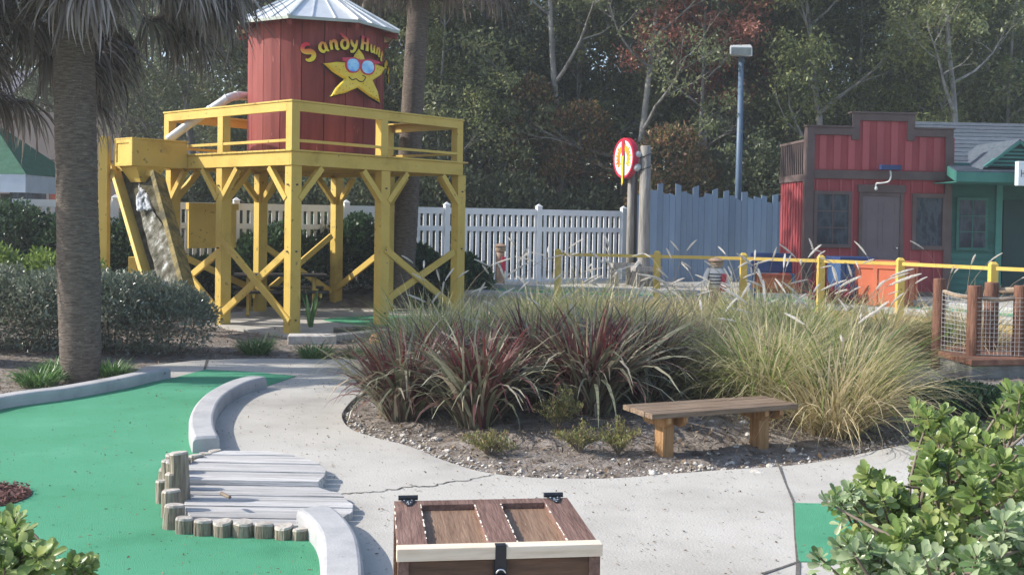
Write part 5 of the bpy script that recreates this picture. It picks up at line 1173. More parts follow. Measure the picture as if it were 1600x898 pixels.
# ------------------------------------------------------------------ broadleaf trees
def tree_mesh(seed, H, r, nlimb, spread, zc, nclus, nleaf, lsize, crad, lean=0.0, fork=0.0, twigs=True):
    """returns trunk MB and leaf arrays; limbs rise out of the trunk, leaf clumps sit round the twig ends"""
    rs_ = random.Random(seed); rg = np.random.default_rng(seed); m = MB(); ends = []
    def limb(p, d, L, r_, depth):
        pts = [p.copy()]; rad = [r_]; n = 6
        for i in range(n):
            d = (d + Vector((rs_.uniform(-.22, .22), rs_.uniform(-.22, .22), rs_.uniform(-.08, .20)))).normalized(); p = p + d * L / n; pts.append(p.copy()); rad.append(r_ * (1 - .75 * (i + 1) / n))
            if depth and i >= 2:
                for _ in range(rs_.choice((1, 1, 2))):
                    e = (d + Vector((rs_.uniform(-1, 1), rs_.uniform(-1, 1), rs_.uniform(-.5, .6))) * .9).normalized(); limb(p, e, L * rs_.uniform(.35, .6), rad[-1] * .6, depth - 1)
        m.tube(pts, rad, 6 if depth else 4, cap=False); ends.append(pts[-1]); ends.append(pts[-3])
    p = Vector((0, 0, -.3)); d = Vector((lean, rs_.uniform(-.1, .1), 1)).normalized(); pts = [p.copy()]; n = 12; rad = [r * 1.25]
    tr_pts = []
    for i in range(n):
        d = (d + Vector((rs_.uniform(-.09, .09), rs_.uniform(-.09, .09), .12))).normalized(); p = p + d * (H + .3) / n; pts.append(p.copy()); rad.append(r * (1 - .8 * (i + 1) / n)); tr_pts.append((p.copy(), d.copy(), rad[-1]))
    m.tube(pts, rad, 9, cap=False)
    for k in range(nlimb):
        f_ = zc + (1 - zc) * (k + .3) / nlimb; q, dq, rq = tr_pts[min(n - 1, int(f_ * n))]; az = k * 2.4 + rs_.uniform(-.4, .4)
        e = Vector((math.cos(az), math.sin(az), rs_.uniform(.25, .9))).normalized(); limb(q, e, spread * rs_.uniform(.7, 1.15) * (1.2 - .45 * f_), rq * .65, 2 if twigs else 1)
    ends.append(pts[-1]); E = np.array([[*e] for e in ends])
    idx = rg.choice(len(E), nclus); C_ = E[idx] + rg.normal(size=(nclus, 3)) * crad * .55
    per = nleaf // nclus; rk = crad * (.4 + .6 * rg.random(nclus))
    P = (C_[:, None] + rg.normal(size=(nclus, per, 3)) * rk[:, None, None] * np.array([.55, .55, .38])).reshape(-1, 3)
    ax = rg.normal(size=P.shape) + [0, 0, -.35]; nr = rg.normal(size=P.shape) * .8 + [0, 0, .8]
    sz = lsize * (.6 + .8 * rg.random(len(P)))
    return m, leaf_arrays(P, ax, nr, sz, sz * .42)
PROTO = {}
def proto(key, bark, leaf, **k):
    m, (V, F) = tree_mesh(**k); root = empty('broadleaf_tree')
    m.build('trunk', bark, root, smooth=True); link_mesh('crown', np_mesh('crown', V, F), leaf, root)
    PROTO[key] = [root, False]
proto('oakA', 'treebark', 'oak', seed=11, H=11, r=.20, nlimb=10, spread=3.2, zc=.16, nclus=330, nleaf=34000, lsize=.15, crad=.75)
proto('oakB', 'treebark', 'oakdark', seed=22, H=11, r=.17, nlimb=12, spread=2.9, zc=.12, nclus=380, nleaf=38000, lsize=.14, crad=.80, lean=.08)
proto('olive', 'palebark', 'oaklight', seed=33, H=10, r=.16, nlimb=9, spread=3.0, zc=.22, nclus=240, nleaf=27000, lsize=.13, crad=.62, lean=-.06)
proto('bare', 'palebark', 'oak', seed=44, H=11, r=.15, nlimb=9, spread=3.1, zc=.30, nclus=110, nleaf=10000, lsize=.13, crad=.6, lean=.05)
proto('thin', 'palebark', 'oaklight', seed=66, H=10.5, r=.10, nlimb=12, spread=2.2, zc=.22, nclus=150, nleaf=13000, lsize=.12, crad=.6, lean=.1)
proto('red', 'treebark', 'redleaf', seed=55, H=8.5, r=.11, nlimb=7, spread=2.0, zc=.45, nclus=90, nleaf=12000, lsize=.12, crad=.55)
def put(key, px, Y, s, rz, label, group=None, z=None, sz=None):
    root, used = PROTO[key]; o = root if not used else copy_tree(root); PROTO[key][1] = True
    x = AT(px, 300, Y).x; o.location = (x, Y, float(hgt(x, Y)) - .1 if z is None else z); o.rotation_euler = (0, 0, rz); o.scale = (s, s, (sz or s))
    tag(o, label, 'tree', group); return o
gW = 'trees of the wood behind the fences'
dk_lab = 'dark evergreen tree massed in the wood behind the fences'; md_lab = 'grey trunked green tree massed in the wood behind the fences'
for i, (px, Y, s, rz) in enumerate([(120, 37, 1.05, .3), (300, 30, .86, 1.7), (440, 34, 1.0, 2.9), (730, 31.5, 1.0, 4.4), (1230, 31, 1.0, .9), (1400, 36, 1.1, 5.6), (1560, 37, 1.0, 2.2), (560, 40, 1.15, .2), (860, 40, 1.15, 3.7), (1120, 40, 1.2, 5.1), (1720, 34, 1.0, 1.1), (-60, 40, 1.0, 3)]): put('oakB', px, Y, s, rz, dk_lab, gW)
for i, (px, Y, s, rz) in enumerate([(370, 40, 1.1, .5), (640, 33, .95, 2.2), (890, 32, 1.0, 4.0), (1060, 35, 1.05, 1.3), (1180, 37, 1.0, 3.1), (1480, 32, .95, 5.2), (1650, 40, 1.15, .4), (980, 44, 1.25, 2.6), (700, 46, 1.3, 1.9), (1330, 45, 1.25, 4.8), (500, 30.5, .85, 3.3), (250, 45, 1.25, 5)]): put('oakA', px, Y, s, rz, md_lab, gW)
put('olive', 1310, 28.5, .95, 1.0, 'olive leaved tree with pale forked trunk left of the red false front')
put('olive', 1440, 30, .9, 3.6, 'olive leaved tree rising straight behind the red false front')
put('olive', 640, 38, 1.1, 2.5, 'olive leaved tree behind the slim grey palm')
put('bare', 878, 29.5, 1.0, .4, 'sparse pale trunked tree left of the round sign')
put('bare', 985, 28.8, .92, 2.7, 'sparse pale trunked tree with crooked limbs right above the round sign')
put('bare', 1100, 30.2, .95, 4.1, 'sparse pale trunked tree left of the blue floodlight pole')
put('bare', 1512, 27.2, .85, 5.3, 'bare limbed grey tree rising behind the shingled roof')
for px, Y, s, rz, lb_ in ((760, 30.5, .9, 1.2, 'slender pale trunked tree behind the middle of the white fence'), (930, 31, .95, 3.3, 'slender pale trunked tree between the two forked pale trees'), (1135, 31.5, .9, .2, 'slender pale trunked tree rising behind the floodlight pole'), (1340, 30.2, .9, 2.0, 'slender pale trunked tree rising over the stepped false front'), (1600, 29.5, .9, 4.0, 'slender pale trunked tree at the right edge behind the green house'), (560, 30.8, .85, 5.0, 'slender pale trunked tree seen left of the slim palm'), (700, 29, .8, 2.9, 'slender pale trunked tree right of the slim palm')):
    put('thin', px, Y, s, rz, lb_)
put('red', 1068, 28.3, .98, 1.0, 'small tree with rusty red leaves left of the floodlight')
ORD = ['leftmost', 'second from left', 'third from left', 'fourth from left', 'fifth from left', 'sixth from left', 'seventh from left', 'eighth from left', 'ninth from left', 'tenth from left', 'eleventh from left', 'twelfth from left', 'thirteenth from left', 'fourteenth from left', 'fifteenth from left', 'sixteenth from left']
def rowlabels(objs, rows, fmt):
    objs = sorted(objs, key=lambda o: o.location.y); n = len(objs); k = len(rows)
    for r in range(k):
        part = sorted(objs[r * n // k:(r + 1) * n // k], key=lambda o: o.location.x / o.location.y)
        for i, o in enumerate(part): o['label'] = fmt(o, rows[r], 'rightmost' if i == len(part) - 1 else ORD[i])
wood = [o for o in C.objects if o.get('group') == gW]
for key, w_ in (('dark evergreen', dk_lab), ('grey trunked green', md_lab)):
    rowlabels([o for o in wood if o['label'] == w_], ['front row', 'back row'], lambda o, r, k, key=key: key + ' tree, ' + k + ', ' + r + ' of the wood')
# far wood closing the view
N = 150000; xx = RNG.uniform(-34, 36, N); yy = RNG.uniform(47, 56, N); hz_ = 9.0 + 2.6 * noise2(xx, yy, .18); zz = RNG.random(N) ** .8 * hz_
keep = noise2(xx * .55, zz * .8 + yy * .1, 1.0, 3.0) > -.58
P = np.stack([xx, yy, zz], 1)[keep]; sz = .34 * (.6 + .8 * RNG.random(len(P)))
V, F = leaf_arrays(P, RNG.normal(size=P.shape), RNG.normal(size=P.shape) + [0, -.4, .5], sz, sz * .5)
tag(link_mesh('distant_wood', np_mesh('distant_wood', V, F), 'oakdark'), 'far dark wood filling the gaps between the trees', 'wood', kind='stuff')

# ------------------------------------------------------------------ shrubs
def bush_mesh(blobs, nleaf, ls, shape='diamond', seed=1, wr=.45, up=.9, shell=.55):
    """blobs: (cx,cy,cz,rx,ry,rz); leaves mostly in the outer shell, broken into sprigs"""
    rg = np.random.default_rng(seed); vol = np.array([b[3] * b[4] + b[3] * b[5] + b[4] * b[5] for b in blobs]); cnt = (nleaf * vol / vol.sum()).astype(int); Ps = []; Ns = []
    for b_, c_ in zip(blobs, cnt):
        d = unit(rg.normal(size=(c_, 3))); d[:, 2] = np.abs(d[:, 2]) * np.where(rg.random(c_) < .8, 1, -1)
        u = noise2(d[:, 0] * 2 + b_[0], d[:, 1] * 2 + d[:, 2] * 2 + b_[1], 1.0, seed) * .12 + noise2(d[:, 0] * 5, d[:, 2] * 5 + d[:, 1] * 4, 1.0, seed + 2) * .07
        r = (shell + (1 - shell) * rg.random(c_) ** .6 + u)[:, None]
        Ps.append(np.array(b_[:3]) + d * r * np.array(b_[3:])); Ns.append(unit(d / np.array(b_[3:])))
    P = np.concatenate(Ps); Nn = np.concatenate(Ns); ok = P[:, 2] > .02; P, Nn = P[ok], Nn[ok]
    ax = Nn + rg.normal(size=P.shape) * .8 + [0, 0, up * .5]; nr = Nn * .6 + rg.normal(size=P.shape) * .6 + [0, 0, up]
    sz = ls * (.6 + .7 * rg.random(len(P)))
    return leaf_arrays(P, ax, nr, sz, sz * wr, .12)
def stems_mb(blobs, n, r, seed=1):
    rs_ = random.Random(seed); m = MB()
    for k in range(n):
        b_ = rs_.choice(blobs); a = rs_.uniform(0, 6.28); f_ = rs_.uniform(.2, .85)
        e = Vector((b_[0] + b_[3] * f_ * math.cos(a), b_[1] + b_[4] * f_ * math.sin(a), b_[2] + b_[5] * rs_.uniform(.2, .8))); s_ = Vector((b_[0] + b_[3] * .2 * math.cos(a), b_[1] + b_[4] * .2 * math.sin(a), 0))
        m.tube([s_, s_.lerp(e, .5) + Vector((rs_.uniform(-.05, .05), rs_.uniform(-.05, .05), .05)), e], [r, r * .7, r * .3], 5, cap=False)
    return m
def shrub(name, x, y, blobs, n, ls, mt, label, cat='shrub', seed=1, group=None, z=None, **k):
    o = empty(name, (x, y, float(hgt(x, y)) if z is None else z), 0, label, cat, group)
    V, F = bush_mesh(blobs, n, ls, seed=seed, **k); link_mesh('foliage', np_mesh('foliage', V, F), mt, o); stems_mb(blobs, 14, .012, seed).build('stems', 'stem', o, smooth=True); return o
shrub('dusty_shrub', -5.2, 13.9, [(0, 0, .45, .75, .8, .62), (.62, .1, .38, .62, .7, .52), (-.62, .1, .48, .7, .8, .62)], 30000, .055, 'bush', 'rounded dusty green shrub right of the palm trunk', seed=3)
shrub('dusty_shrub', -7.0, 13.7, [(.2, -.1, .45, .8, .8, .62), (1.0, -.1, .42, .62, .8, .60), (-.6, .1, .48, .8, .8, .66)], 30000, .055, 'bush', 'rounded dusty green shrub left of the palm trunk', seed=4)
shrub('lime_shrub', -8.15, 16.4, [(0, 0, .6, .55, .5, .62), (.75, .1, .55, .6, .5, .60), (1.35, 0, .5, .5, .5, .55)], 9000, .085, 'lime', 'lime green shrub behind the dusty shrubs at the left', seed=5)
shrub('dark_hedge', -9.2, 19.0, [(0, 0, .9, 1.1, .7, 1.05), (1.3, 0, .8, .9, .7, 1.0), (2.3, .2, .8, .8, .7, .95)], 26000, .10, 'bushdark', 'dark clipped hedge before the beige building', 'hedge', seed=6)
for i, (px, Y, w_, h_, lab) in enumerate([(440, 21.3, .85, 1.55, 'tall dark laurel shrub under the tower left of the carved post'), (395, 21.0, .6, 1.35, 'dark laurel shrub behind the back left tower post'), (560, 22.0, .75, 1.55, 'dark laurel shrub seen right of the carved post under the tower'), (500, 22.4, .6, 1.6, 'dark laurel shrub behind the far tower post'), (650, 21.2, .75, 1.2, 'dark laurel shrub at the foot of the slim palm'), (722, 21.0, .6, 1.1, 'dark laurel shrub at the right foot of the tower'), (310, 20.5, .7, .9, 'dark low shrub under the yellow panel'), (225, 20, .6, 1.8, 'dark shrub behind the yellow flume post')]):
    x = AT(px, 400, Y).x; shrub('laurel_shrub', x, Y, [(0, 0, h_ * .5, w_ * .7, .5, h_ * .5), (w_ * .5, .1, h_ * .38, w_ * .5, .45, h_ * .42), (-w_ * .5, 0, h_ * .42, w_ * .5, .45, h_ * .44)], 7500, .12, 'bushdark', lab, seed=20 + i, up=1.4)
# understorey behind the fences
for i, (px, Y, w_, h_) in enumerate([(800, 28, 2.2, 2.6), (920, 28.5, 2.0, 2.3), (700, 27.5, 2.0, 2.8), (560, 27, 2.0, 2.8), (1060, 28.5, 1.8, 2.6), (1190, 27.3, 1.5, 3.4), (1110, 29, 1.8, 3.2), (420, 27, 2.0, 2.6), (1240, 28, 1.6, 3.0), (290, 27, 1.6, 2.6), (640, 29, 2.2, 3.2), (860, 30, 2.4, 3.0)]):
    x = AT(px, 400, Y).x; shrub('understorey_shrub', x, Y, [(0, 0, h_ * .5, w_ * .6, .8, h_ * .55), (w_ * .5, .1, h_ * .4, w_ * .45, .7, h_ * .45), (-w_ * .5, 0, h_ * .42, w_ * .5, .7, h_ * .5)], 8000, .15, 'oakdark', 'dark understorey shrub growing at the foot of the wood', seed=50 + i, group='understorey shrubs at the foot of the wood')
M['autumn'] = leafmat('mixed_autumn_leaf', [(.09, .12, .06), (.13, .15, .07), (.22, .12, .08), (.30, .17, .10), (.36, .30, .10)], transl=.4)
for px, Y, zc_, w_, lab in ((1050, 27.2, 3.2, 1.3, 'rusty autumn shrub climbing between the round sign and the floodlight pole'), (905, 28.6, 3.9, 1.2, 'orange tinted autumn shrub above the right part of the white fence'), (830, 29, 4.6, .9, 'small yellowing autumn shrub high above the white fence')):
    shrub('autumn_shrub', AT(px, 300, Y).x, Y, [(0, 0, zc_, w_ * .7, .5, .8), (w_ * .5, .1, zc_ - .7, w_ * .5, .5, .8), (-w_ * .4, 0, zc_ - 1.3, w_ * .5, .5, .9)], 4200, .13, 'autumn', lab, seed=int(px))
for px, py, w_, h_, lab in ((1500, 655, .5, .28, 'dark low shrub in the shade under the footbridge'), (1590, 660, .45, .30, 'dark low shrub at the right end below the footbridge')):
    g_ = G(px, py); shrub('laurel_shrub', g_.x, g_.y, [(0, 0, h_ * .5, w_ * .7, .35, h_ * .5), (w_ * .5, .1, h_ * .38, w_ * .5, .3, h_ * .42), (-w_ * .5, 0, h_ * .42, w_ * .5, .3, h_ * .44)], 2600, .07, 'bushdark', lab, seed=int(px), up=1.4)
rowlabels([o for o in C.objects if o.get('group') == 'understorey shrubs at the foot of the wood'], ['front row', 'back row'], lambda o, r, k: 'dark understorey shrub, ' + k + ' in the ' + r + ' behind the fences')
# crimson plant, reed, lime ground cover by the bridge
def tuft(name, x, y, z, n, L, Wd, lean, droop, mt, label, cat='plant', r=.1, group=None, seg=6):
    a = RNG.random(n) * 6.283; q = r * np.sqrt(RNG.random(n)); bs = np.stack([q * np.cos(a), q * np.sin(a), np.zeros(n)], 1)
    V, F = blades(bs, a + RNG.normal(size=n) * .4, L * (.6 + .5 * RNG.random(n)), lean * (.3 + RNG.random(n)), droop * (.5 + .9 * RNG.random(n)), np.full(n, Wd) * (.7 + .6 * RNG.random(n)), seg, .08)
    o = link_mesh(name, np_mesh(name, V, F), mt); o.location = (x, y, z); return tag(o, label, cat, group)
tuft('crimson_plant', AT(1300, 460, 18.6).x, 18.6, TZ, 130, .62, .055, .9, .9, 'pinkplant', 'magenta leaved plant beside the blue bin on the terrace', r=.16)
g_ = G(483, 527); tuft('reed_plant', g_.x, g_.y + .1, .15, 14, .62, .022, .30, .25, 'liriope', 'lone reed like plant beside the nearest tower post', r=.05)
for px, py, s, lb2 in ((400, 555, .34, 'left pale green grass tuft on the edge of the path below the tower'), (492, 563, .30, 'middle green grass tuft on the edge of the path below the tower'), (560, 563, .26, 'right small green grass tuft beside the purple grass'), (95, 592, .28, 'dark grass tuft left of the palm base'), (175, 590, .26, 'dark grass tuft right of the palm base'), (60, 606, .30, 'dark grass tuft at the left end of the kerb')):
    g_ = G(px, py); tuft('grass_tuft', g_.x, g_.y, float(hgt(g_.x, g_.y)), 260, s, .014, .7, 1.3, 'liriope', lb2, 'grass tuft', r=.17, group='grass tufts along the path edge')
g_ = G(1490, 560, .2); V, F = bush_mesh([(0, 0, .02, .55, .35, .14)], 2600, .05, seed=8); o = link_mesh('ground_cover', np_mesh('ground_cover', V, F), 'lime'); o.location = (AT(1470, 520, 13.6).x, 13.6, .45); tag(o, 'lime green ground cover left of the footbridge', 'ground cover', kind='stuff')

# ornamental grasses ------------------------------------------------
def grass_proto(kind, seed):
    rg = np.random.default_rng(seed)
    def bl(n, L, Wd, lean, droop, r, jl=.3):
        a = rg.random(n) * 6.283; q = r * np.sqrt(rg.random(n)); bs = np.stack([q * np.cos(a), q * np.sin(a), np.zeros(n)], 1)
        return blades(bs, a + rg.normal(size=n) * .5, L * (1 - jl + 2 * jl * rg.random(n)), lean * (.08 + rg.random(n)), droop * (.25 + 1.25 * rg.random(n)), Wd * (.5 + 1.0 * rg.random(n)), 7, .14)
    root = empty('grass_clump')
    if kind == 'purple':
        V, F = bl(330, 1.12, np.full(330, .034), .6, 1.9, .20); link_mesh('blades', np_mesh('blades', V, F), 'purple', root)
        V, F = bl(150, .92, np.full(150, .018), .30, .6, .16); link_mesh('upright_blades', np_mesh('upright_blades', V, F), 'crimsonblade', root)
    else:
        V, F = bl(820, 1.15 if kind == 'tall' else .98, np.full(820, .0105), .75, 1.7, .24, .45); link_mesh('blades', np_mesh('blades', V, F), 'fount' if kind != 'dry' else 'fountdry', root)
        if kind != 'dry': V, F = bl(260, .85, np.full(260, .008), 1.1, 1.9, .28, .4); link_mesh('dry_blades', np_mesh('dry_blades', V, F), 'fountdry', root)
    return root
def plume(parent, x, y, ln, lean, az, size, seed):
    """bristly seed head at the end of an arching stalk"""
    rg = np.random.default_rng(seed); n = 14; th = lean + np.linspace(0, 1, n) ** 3 * (.5 + rg.random() * .9)
    h = np.concatenate([[0], np.cumsum(np.sin(th[:-1]))]) * ln / n; z = np.concatenate([[0], np.cumsum(np.cos(th[:-1]))]) * ln / n
    P = [Vector((x + h[i] * math.cos(az), y + h[i] * math.sin(az), z[i])) for i in range(n)]
    st_ = MB().tube(P, [.0028] * n, 4, cap=False).build('stalk', 'straw', parent)
    k = int(520 * size / .15); i0 = n - 3.0; tt = rg.random(k); L_ = size
    A_ = np.array(P[-2]); D_ = unit(np.array([P[-1] - P[-2]]))[0]; bend = np.array([math.cos(az), math.sin(az), -.4]) * .12
    cen = A_ + D_ * L_ * tt[:, None] + bend * L_ * (tt ** 2)[:, None]
    ax = rg.normal(size=(k, 3)); ax -= (ax @ D_)[:, None] * D_; ax = unit(ax) + D_ * 1.5
    wv = .030 * np.sin(np.pi * np.clip(tt * .92 + .06, 0, 1)) ** .5
    V, F = leaf_arrays(cen, ax, rg.normal(size=(k, 3)), wv, .0028)
    link_mesh('plume', np_mesh('plume', V, F), 'plume', st_)
gp = {k: [grass_proto(k, s), False] for k, s in (('purple', 1), ('green', 2), ('tall', 3), ('dry', 4))}
def place_grass(kind, x, y, s, rz, label, cat, group, nplume=0, seed=0, sz=None, ph=1.45):
    o = copy_tree(gp[kind][0])
    o.location = (x, y, float(hgt(x, y)) - .01); o.rotation_euler = (0, 0, rz); o.scale = (s, s, sz or s); tag(o, label, cat, group)
    return o
purp = [(-.98, 9.6, .98, .3, 'leftmost'), (-.28, 9.15, 1.02, 1.4, 'second from left'), (.25, 10.1, 1.05, 2.2, 'rear middle'), (.72, 9.45, 1.08, 3.7, 'just left of the bench'), (1.28, 10.2, 1.0, 4.9, 'rightmost, behind the bench end'), (-.72, 10.5, .9, 5.3, 'rear left')]
PURP = []
for x, y, s, rz, w_ in purp:
    o = place_grass('purple', x, y, s * .84, rz, 'bronze purple strap leaved grass clump, ' + w_, 'ornamental grass', 'bronze purple grass clumps in the bed'); PURP.append(o)
spots = []
rs_ = random.Random(12)
for (x, y, kd, s) in [(2.86, 9.2, 'dry', 1.02), (3.15, 9.8, 'tall', .95), (2.45, 9.9, 'green', 1.0), (2.0, 10.6, 'dry', .9)]: spots.append((x, y, kd, s))
tries = 0
while len(spots) < 44 and tries < 4000:
    tries += 1; x = rs_.uniform(-1.15, 6.5); y = rs_.uniform(10.2, 15.2)
    if x > .345 * y and y < 13.5: continue
    if y > 15.5 - .25 * max(0, x - 1): continue
    if any((x - a) ** 2 + (y - b_) ** 2 < .58 ** 2 for a, b_, *_ in spots) or any((x - a) ** 2 + (y - b_) ** 2 < .40 for a, b_, *_ in purp): continue
    if x < -.3 and y > 14: continue
    spots.append((x, y, rs_.choice(('green', 'dry', 'tall', 'dry')), rs_.uniform(.75, 1.0)))
for i, (x, y, kd, s) in enumerate(spots):
    lab = {'green': 'green fountain grass clump in the crowded grass bed', 'tall': 'tall green fountain grass clump in the crowded grass bed', 'dry': 'straw coloured fountain grass clump in the crowded grass bed'}[kd]
    if i == 0: lab = 'straw coloured fountain grass clump spilling over the right end of the bench'
    sz = s * rs_.uniform(.84, .98) * (.93 if y > 12 else 1)
    o = place_grass(kd, x, y, s, rs_.uniform(0, 6.28), lab, 'ornamental grass', 'fountain grass clumps in the bed', sz=sz)
    npl = rs_.choice((2, 3, 4, 6)) if x > -.2 or rs_.random() < .5 else 1
    for k in range(npl):
        plume(o, rs_.uniform(-.12, .12), rs_.uniform(-.12, .12), rs_.uniform(.95, 1.75) / o.scale.z, rs_.uniform(.03, .34), rs_.uniform(0, 6.28), rs_.uniform(.19, .32), i * 17 + k)
for k in list(gp):
    r_ = gp[k][0]
    for c_ in list(r_.children): bpy.data.objects.remove(c_)
    bpy.data.objects.remove(r_)
FG = [o for o in C.objects if o.get('group') == 'fountain grass clumps in the bed']
first = [o for o in FG if 'spilling' in o['label']]
rowlabels([o for o in FG if o not in first], ['first row from the path', 'second row', 'third row', 'fourth row', 'back row'], lambda o, r, k: o['label'].replace(' clump in the crowded grass bed', '') + ' clump, ' + k + ' in the ' + r)
# low yellow-green shrublets at the front of the bed
def wiry(x, y, r, h, n, label, seed):
    o = empty('low_shrub', (x, y, float(hgt(x, y))), 0, label, 'shrub', 'wiry low shrubs at the bed edge'); rg = np.random.default_rng(seed); m = MB(); P = []
    for k in range(26):
        a = rg.random() * 6.28; f_ = rg.random() ** .7; e = Vector((r * f_ * math.cos(a), r * f_ * math.sin(a), h * (.55 + .45 * rg.random()) * (1 - .35 * f_))); m.tube([(0, 0, 0), e * .5 + Vector((0, 0, .03)), e], [.004, .003, .0015], 4, cap=False)
        for t in rg.random(n // 26): P.append(list(e * (.3 + .75 * t) + Vector((0, 0, .03 * (1 - t))) ))
    P = np.array(P) + rg.normal(size=(len(P), 3)) * .012; m.build('stems', 'stem', o)
    V, F = leaf_arrays(P, rg.normal(size=P.shape) * .6 + [0, 0, .8], rg.normal(size=P.shape), .035, .008); link_mesh('foliage', np_mesh('foliage', V, F), 'sparse', o)
for px, py, r, h, n, lb2 in ((765, 712, .24, .22, 1300, 'leftmost wiry yellow green low shrub at the front of the bed'), (872, 690, .24, .42, 1900, 'tallest wiry yellow green low shrub in the middle of the bed front'), (905, 715, .20, .25, 1100, 'small wiry low shrub just right of the tallest one'), (968, 715, .20, .30, 1200, 'rightmost wiry low shrub beside the left bench leg')):
    g_ = G(px, py, .05); wiry(g_.x, g_.y + .1, r, h, n, lb2, int(px))

# ------------------------------------------------------------------ foreground broad-leaved shrubs (leaf rosettes at twig ends)
def rosette_bush(name, loc, tips, stems_from, ls, mt, label, seed, per=13):
    rg = np.random.default_rng(seed); o = empty(name, loc, 0, label, 'shrub'); L0 = Vector(loc); Vs = []; m = MB()
    for t in tips:
        T = Vector(t); s_ = Vector(stems_from[int(rg.integers(len(stems_from)))]); dirn = (T - s_).normalized(); dirn = (dirn + Vector((0, 0, .7)) + Vector(rg.normal(size=3)) * .25).normalized()
        k = int(per * (.7 + .6 * rg.random())); a = rg.random(k) * 6.28; D_ = np.array(dirn); u_ = unit(np.cross(D_, [.3, .9, .1])[None])[0]; v_ = np.cross(D_, u_)
        el = .25 + 1.1 * (np.arange(k) / k); rad = (np.cos(a)[:, None] * u_ + np.sin(a)[:, None] * v_)
        ax = rad * np.cos(el)[:, None] + D_ * np.sin(el)[:, None]; cen = np.array(T) - D_ * .03 * (1 - np.arange(k) / k)[:, None] * 1.2 - D_ * .02
        L_ = ls * (.65 + .5 * rg.random(k)) * (1 - .25 * np.arange(k) / k); Vs.append(obovate(cen, ax, D_[None] * np.ones((k, 1)) + rg.normal(size=(k, 3)) * .15, L_, L_ * .42))
        k = 5; j = rg.random((k, 1)) * .12 + .05; cen = np.array(T) - D_ * j; ax = unit(rg.normal(size=(k, 3)) + D_ * .3); Vs.append(obovate(cen, ax, D_[None] * np.ones((k, 1)), ls * (.7 + .3 * rg.random(k)), ls * .32))
        mid = s_.lerp(T, .6) + Vector(rg.normal(size=3)) * .03 + Vector((0, 0, -.04)); P = smooth([s_, mid, T - dirn * .02], 3); m.tube(P, [.008 * (1 - .7 * i / len(P)) for i in range(len(P))], 5, cap=False)
    V, F = join(Vs); V = V - np.array(L0); me = np_mesh('foliage', V, F); link_mesh('foliage', me, mt, o, smooth=True)
    m.v = [tuple(Vector(v) - L0) for v in m.v]; m.build('stems', 'stem', o, smooth=True); return o
def tips_from(regions, seed):
    rs_ = random.Random(seed); T = []
    for (px, py, rx, ry, Y0_, Y1_, n) in regions:
        for _ in range(int(n * 1.0)):
            a = rs_.uniform(0, 6.28); r = math.sqrt(rs_.random()); T.append(AT(px + rx * r * math.cos(a), py + ry * r * math.sin(a), rs_.uniform(Y0_, Y1_)))
    return T
reg = [(1500, 730, 70, 55, 3.2, 3.9, 44), (1430, 800, 80, 50, 3.0, 3.7, 46), (1570, 800, 70, 90, 2.9, 3.8, 90), (1590, 640, 25, 45, 3.3, 3.8, 12), (1520, 670, 80, 20, 3.4, 4.0, 20), (1445, 642, 35, 12, 3.5, 4.0, 6), (1450, 860, 110, 50, 2.8, 3.5, 90), (1320, 765, 40, 12, 3.2, 3.5, 7), (1290, 870, 30, 22, 3.0, 3.3, 9), (1360, 745, 25, 16, 3.3, 3.7, 7), (1370, 850, 50, 40, 3.0, 3.5, 18), (1560, 900, 120, 60, 2.6, 3.4, 90), (1650, 750, 60, 120, 2.8, 3.8, 60)]
rosette_bush('broadleaf_shrub', G(1560, 1100), tips_from(reg[:8] + reg[9:], 3), [G(1520, 1000) + Vector((0, .3, .1)), G(1600, 1000) + Vector((0, .3, .1)), G(1450, 1010) + Vector((.1, .2, .1)), AT(1540, 860, 3.4), AT(1480, 800, 3.5), AT(1600, 780, 3.5), AT(1420, 880, 3.2)], .062, 'pitto', 'large glossy green shrub filling the lower right corner', 3, 17)
reg2 = [(1350, 862, 75, 26, 2.7, 3.1, 40), (1470, 885, 90, 30, 2.5, 2.9, 60), (1575, 850, 60, 60, 2.4, 2.9, 60), (1330, 770, 60, 14, 3.0, 3.2, 8)]
rosette_bush('variegated_shrub', G(1500, 1200), tips_from(reg2, 5), [G(1480, 1150) + Vector((0, .2, .2)), G(1600, 1150) + Vector((0, .2, .2)), AT(1440, 895, 2.9), AT(1560, 890, 2.8)], .050, 'pittopale', 'paler cream edged shrub low in the right corner', 5)
reg3 = [(20, 810, 30, 16, 3.0, 3.4, 12), (30, 860, 50, 40, 2.8, 3.4, 44), (0, 880, 60, 40, 2.7, 3.3, 40), (125, 880, 26, 14, 3.0, 3.2, 8), (-50, 860, 50, 60, 2.8, 3.4, 40)]
rosette_bush('broadleaf_shrub', G(-20, 1150), tips_from(reg3, 9), [G(0, 1100) + Vector((0, .2, .2)), AT(20, 900, 3.1), AT(-30, 900, 3.1), AT(70, 930, 3.1)], .062, 'pitto', 'glossy green shrub in the lower left corner', 9)

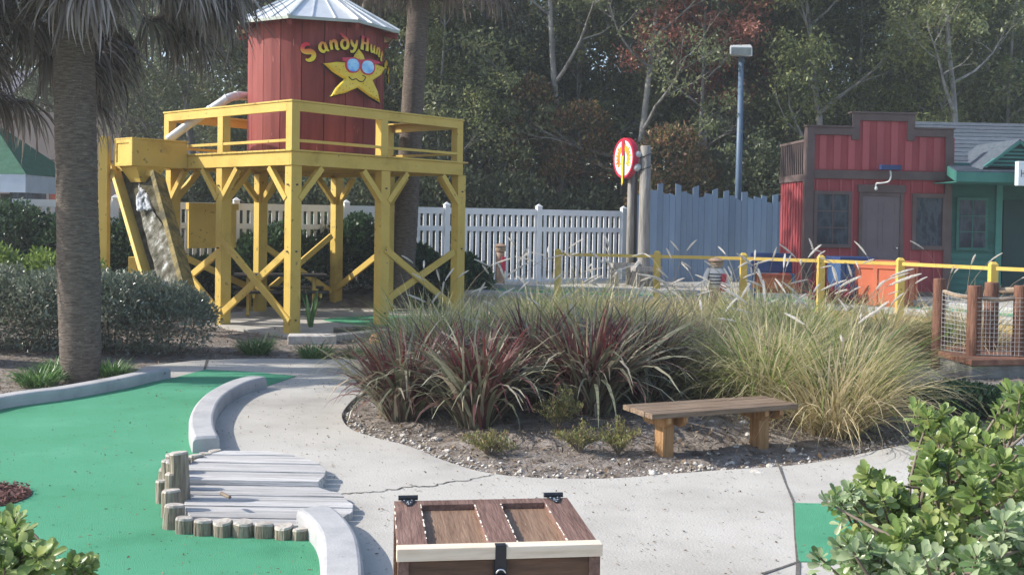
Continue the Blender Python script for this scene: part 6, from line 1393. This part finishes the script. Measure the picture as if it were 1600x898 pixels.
# ------------------------------------------------------------------ loose litter
def scatter(N, poly_test, zf, size, mt, name, label, cat, xr_, yr_, flat=.25, wr=.5, seed=1):
    rg = np.random.default_rng(seed); x = rg.uniform(*xr_, N); y = rg.uniform(*yr_, N); ok = poly_test(x, y); x, y = x[ok], y[ok]; n = len(x)
    P = np.stack([x, y, zf(x, y)], 1); sz = size * (.4 + .9 * rg.random(n))
    V, F = leaf_arrays(P, rg.normal(size=(n, 3)) * [1, 1, flat], rg.normal(size=(n, 3)) * .25 + [0, 0, 1], sz, sz * wr)
    tag(link_mesh(name, np_mesh(name, V, F), mt), label, cat, kind='stuff')
pathp = path
scatter(7000, lambda x, y: inpoly(x, y, pathp), lambda x, y: np.full(x.shape, PZ + .007), .022, 'litter', 'leaf_litter', 'small brown leaf bits scattered over the concrete path', 'leaf litter', (-4, 6), (4, 13))
turfp = [(p.x, p.y) for p in turf]
scatter(1300, lambda x, y: inpoly(x, y, turfp), lambda x, y: np.full(x.shape, PZ + .012), .014, 'litter', 'carpet_litter', 'tiny dark leaf bits on the green carpet', 'leaf litter', (-5, -.8), (4, 12))
scatter(26000, lambda x, y: inpoly(x, y, isl), lambda x, y: hgt(x, y) + .008, .06, 'straw', 'straw_mulch', 'dry straw and twigs covering the planting bed', 'mulch', (-2, 6), (7.5, 12), .35, .09)
scatter(6000, lambda x, y: inpoly(x, y, isl), lambda x, y: hgt(x, y) + .012, .05, 'litter', 'fallen_leaves', 'brown fallen leaves in the planting bed', 'leaf litter', (-2, 6), (7.5, 11), .4, .5, seed=3)
scatter(12000, lambda x, y: (y > 10.2) & ~inpoly(x, y, pathp) & (x < -2.2), lambda x, y: hgt(x, y) + .01, .06, 'litter', 'bed_litter', 'brown leaves and pine straw in the bed round the palm', 'leaf litter', (-8, -1.5), (10, 17), .4, .3, seed=4)
# gravel along the path edge
edge2 = np.array([(p.x, p.y) for p in bed_edge[10:]]); k = RNG.integers(0, len(edge2) - 1, 1100); t = RNG.random(1100)[:, None]
q = edge2[k] * (1 - t) + edge2[k + 1] * t + np.stack([RNG.normal(size=1100) * .02, np.abs(RNG.normal(size=1100)) * .26 + .02], 1)
def gravel(q, rmin, rmax, mt, name, label):
    rg = np.random.default_rng(5); n = len(q); r = rmin + (rmax - rmin) * rg.random(n) ** 2.2; z = hgt(q[:, 0], q[:, 1]) + r * .4
    oc_ = np.array([(1, 0, 0), (0, 1, 0), (-1, 0, 0), (0, -1, 0), (0, 0, .7), (0, 0, -.7)], float); fc = np.array([(0, 1, 4), (1, 2, 4), (2, 3, 4), (3, 0, 4), (1, 0, 5), (2, 1, 5), (3, 2, 5), (0, 3, 5)])
    V = np.stack([q[:, 0], q[:, 1], z], 1)[:, None] + oc_[None] * r[:, None, None] * (.65 + .7 * rg.random((n, 6, 1))); a = rg.random(n) * 6.28
    F = (fc[None] + (np.arange(n) * 6)[:, None, None]).reshape(-1, 3); tag(link_mesh(name, np_mesh(name, V.reshape(-1, 3), F), mt), label, 'gravel', kind='stuff')
gravel(q, .005, .022, 'rock', 'gravel', 'pale gravel and shell bits along the bed edge')
# thin volume added to lift the dark wood, standing in for lens flare
hz = MB().b2((-104, -44, -1.3), (104, 134, 19)); ho = hz.build('flare_haze', None); tag(ho, kind='stuff')
hm = bpy.data.materials.new('flare_haze'); hm.use_nodes = True; t = hm.node_tree; t.nodes.remove(t.nodes['Principled BSDF'])
pv_ = t.nodes.new('ShaderNodeVolumePrincipled'); pv_.inputs['Color'].default_value = (.90, .94, 1, 1); pv_.inputs['Density'].default_value = .0017; pv_.inputs['Anisotropy'].default_value = .2
t.links.new(pv_.outputs[0], t.nodes['Material Output'].inputs['Volume']); ho.data.materials.append(hm)
print('objects', len(bpy.data.objects), 'verts', sum(len(m.vertices) for m in bpy.data.meshes))
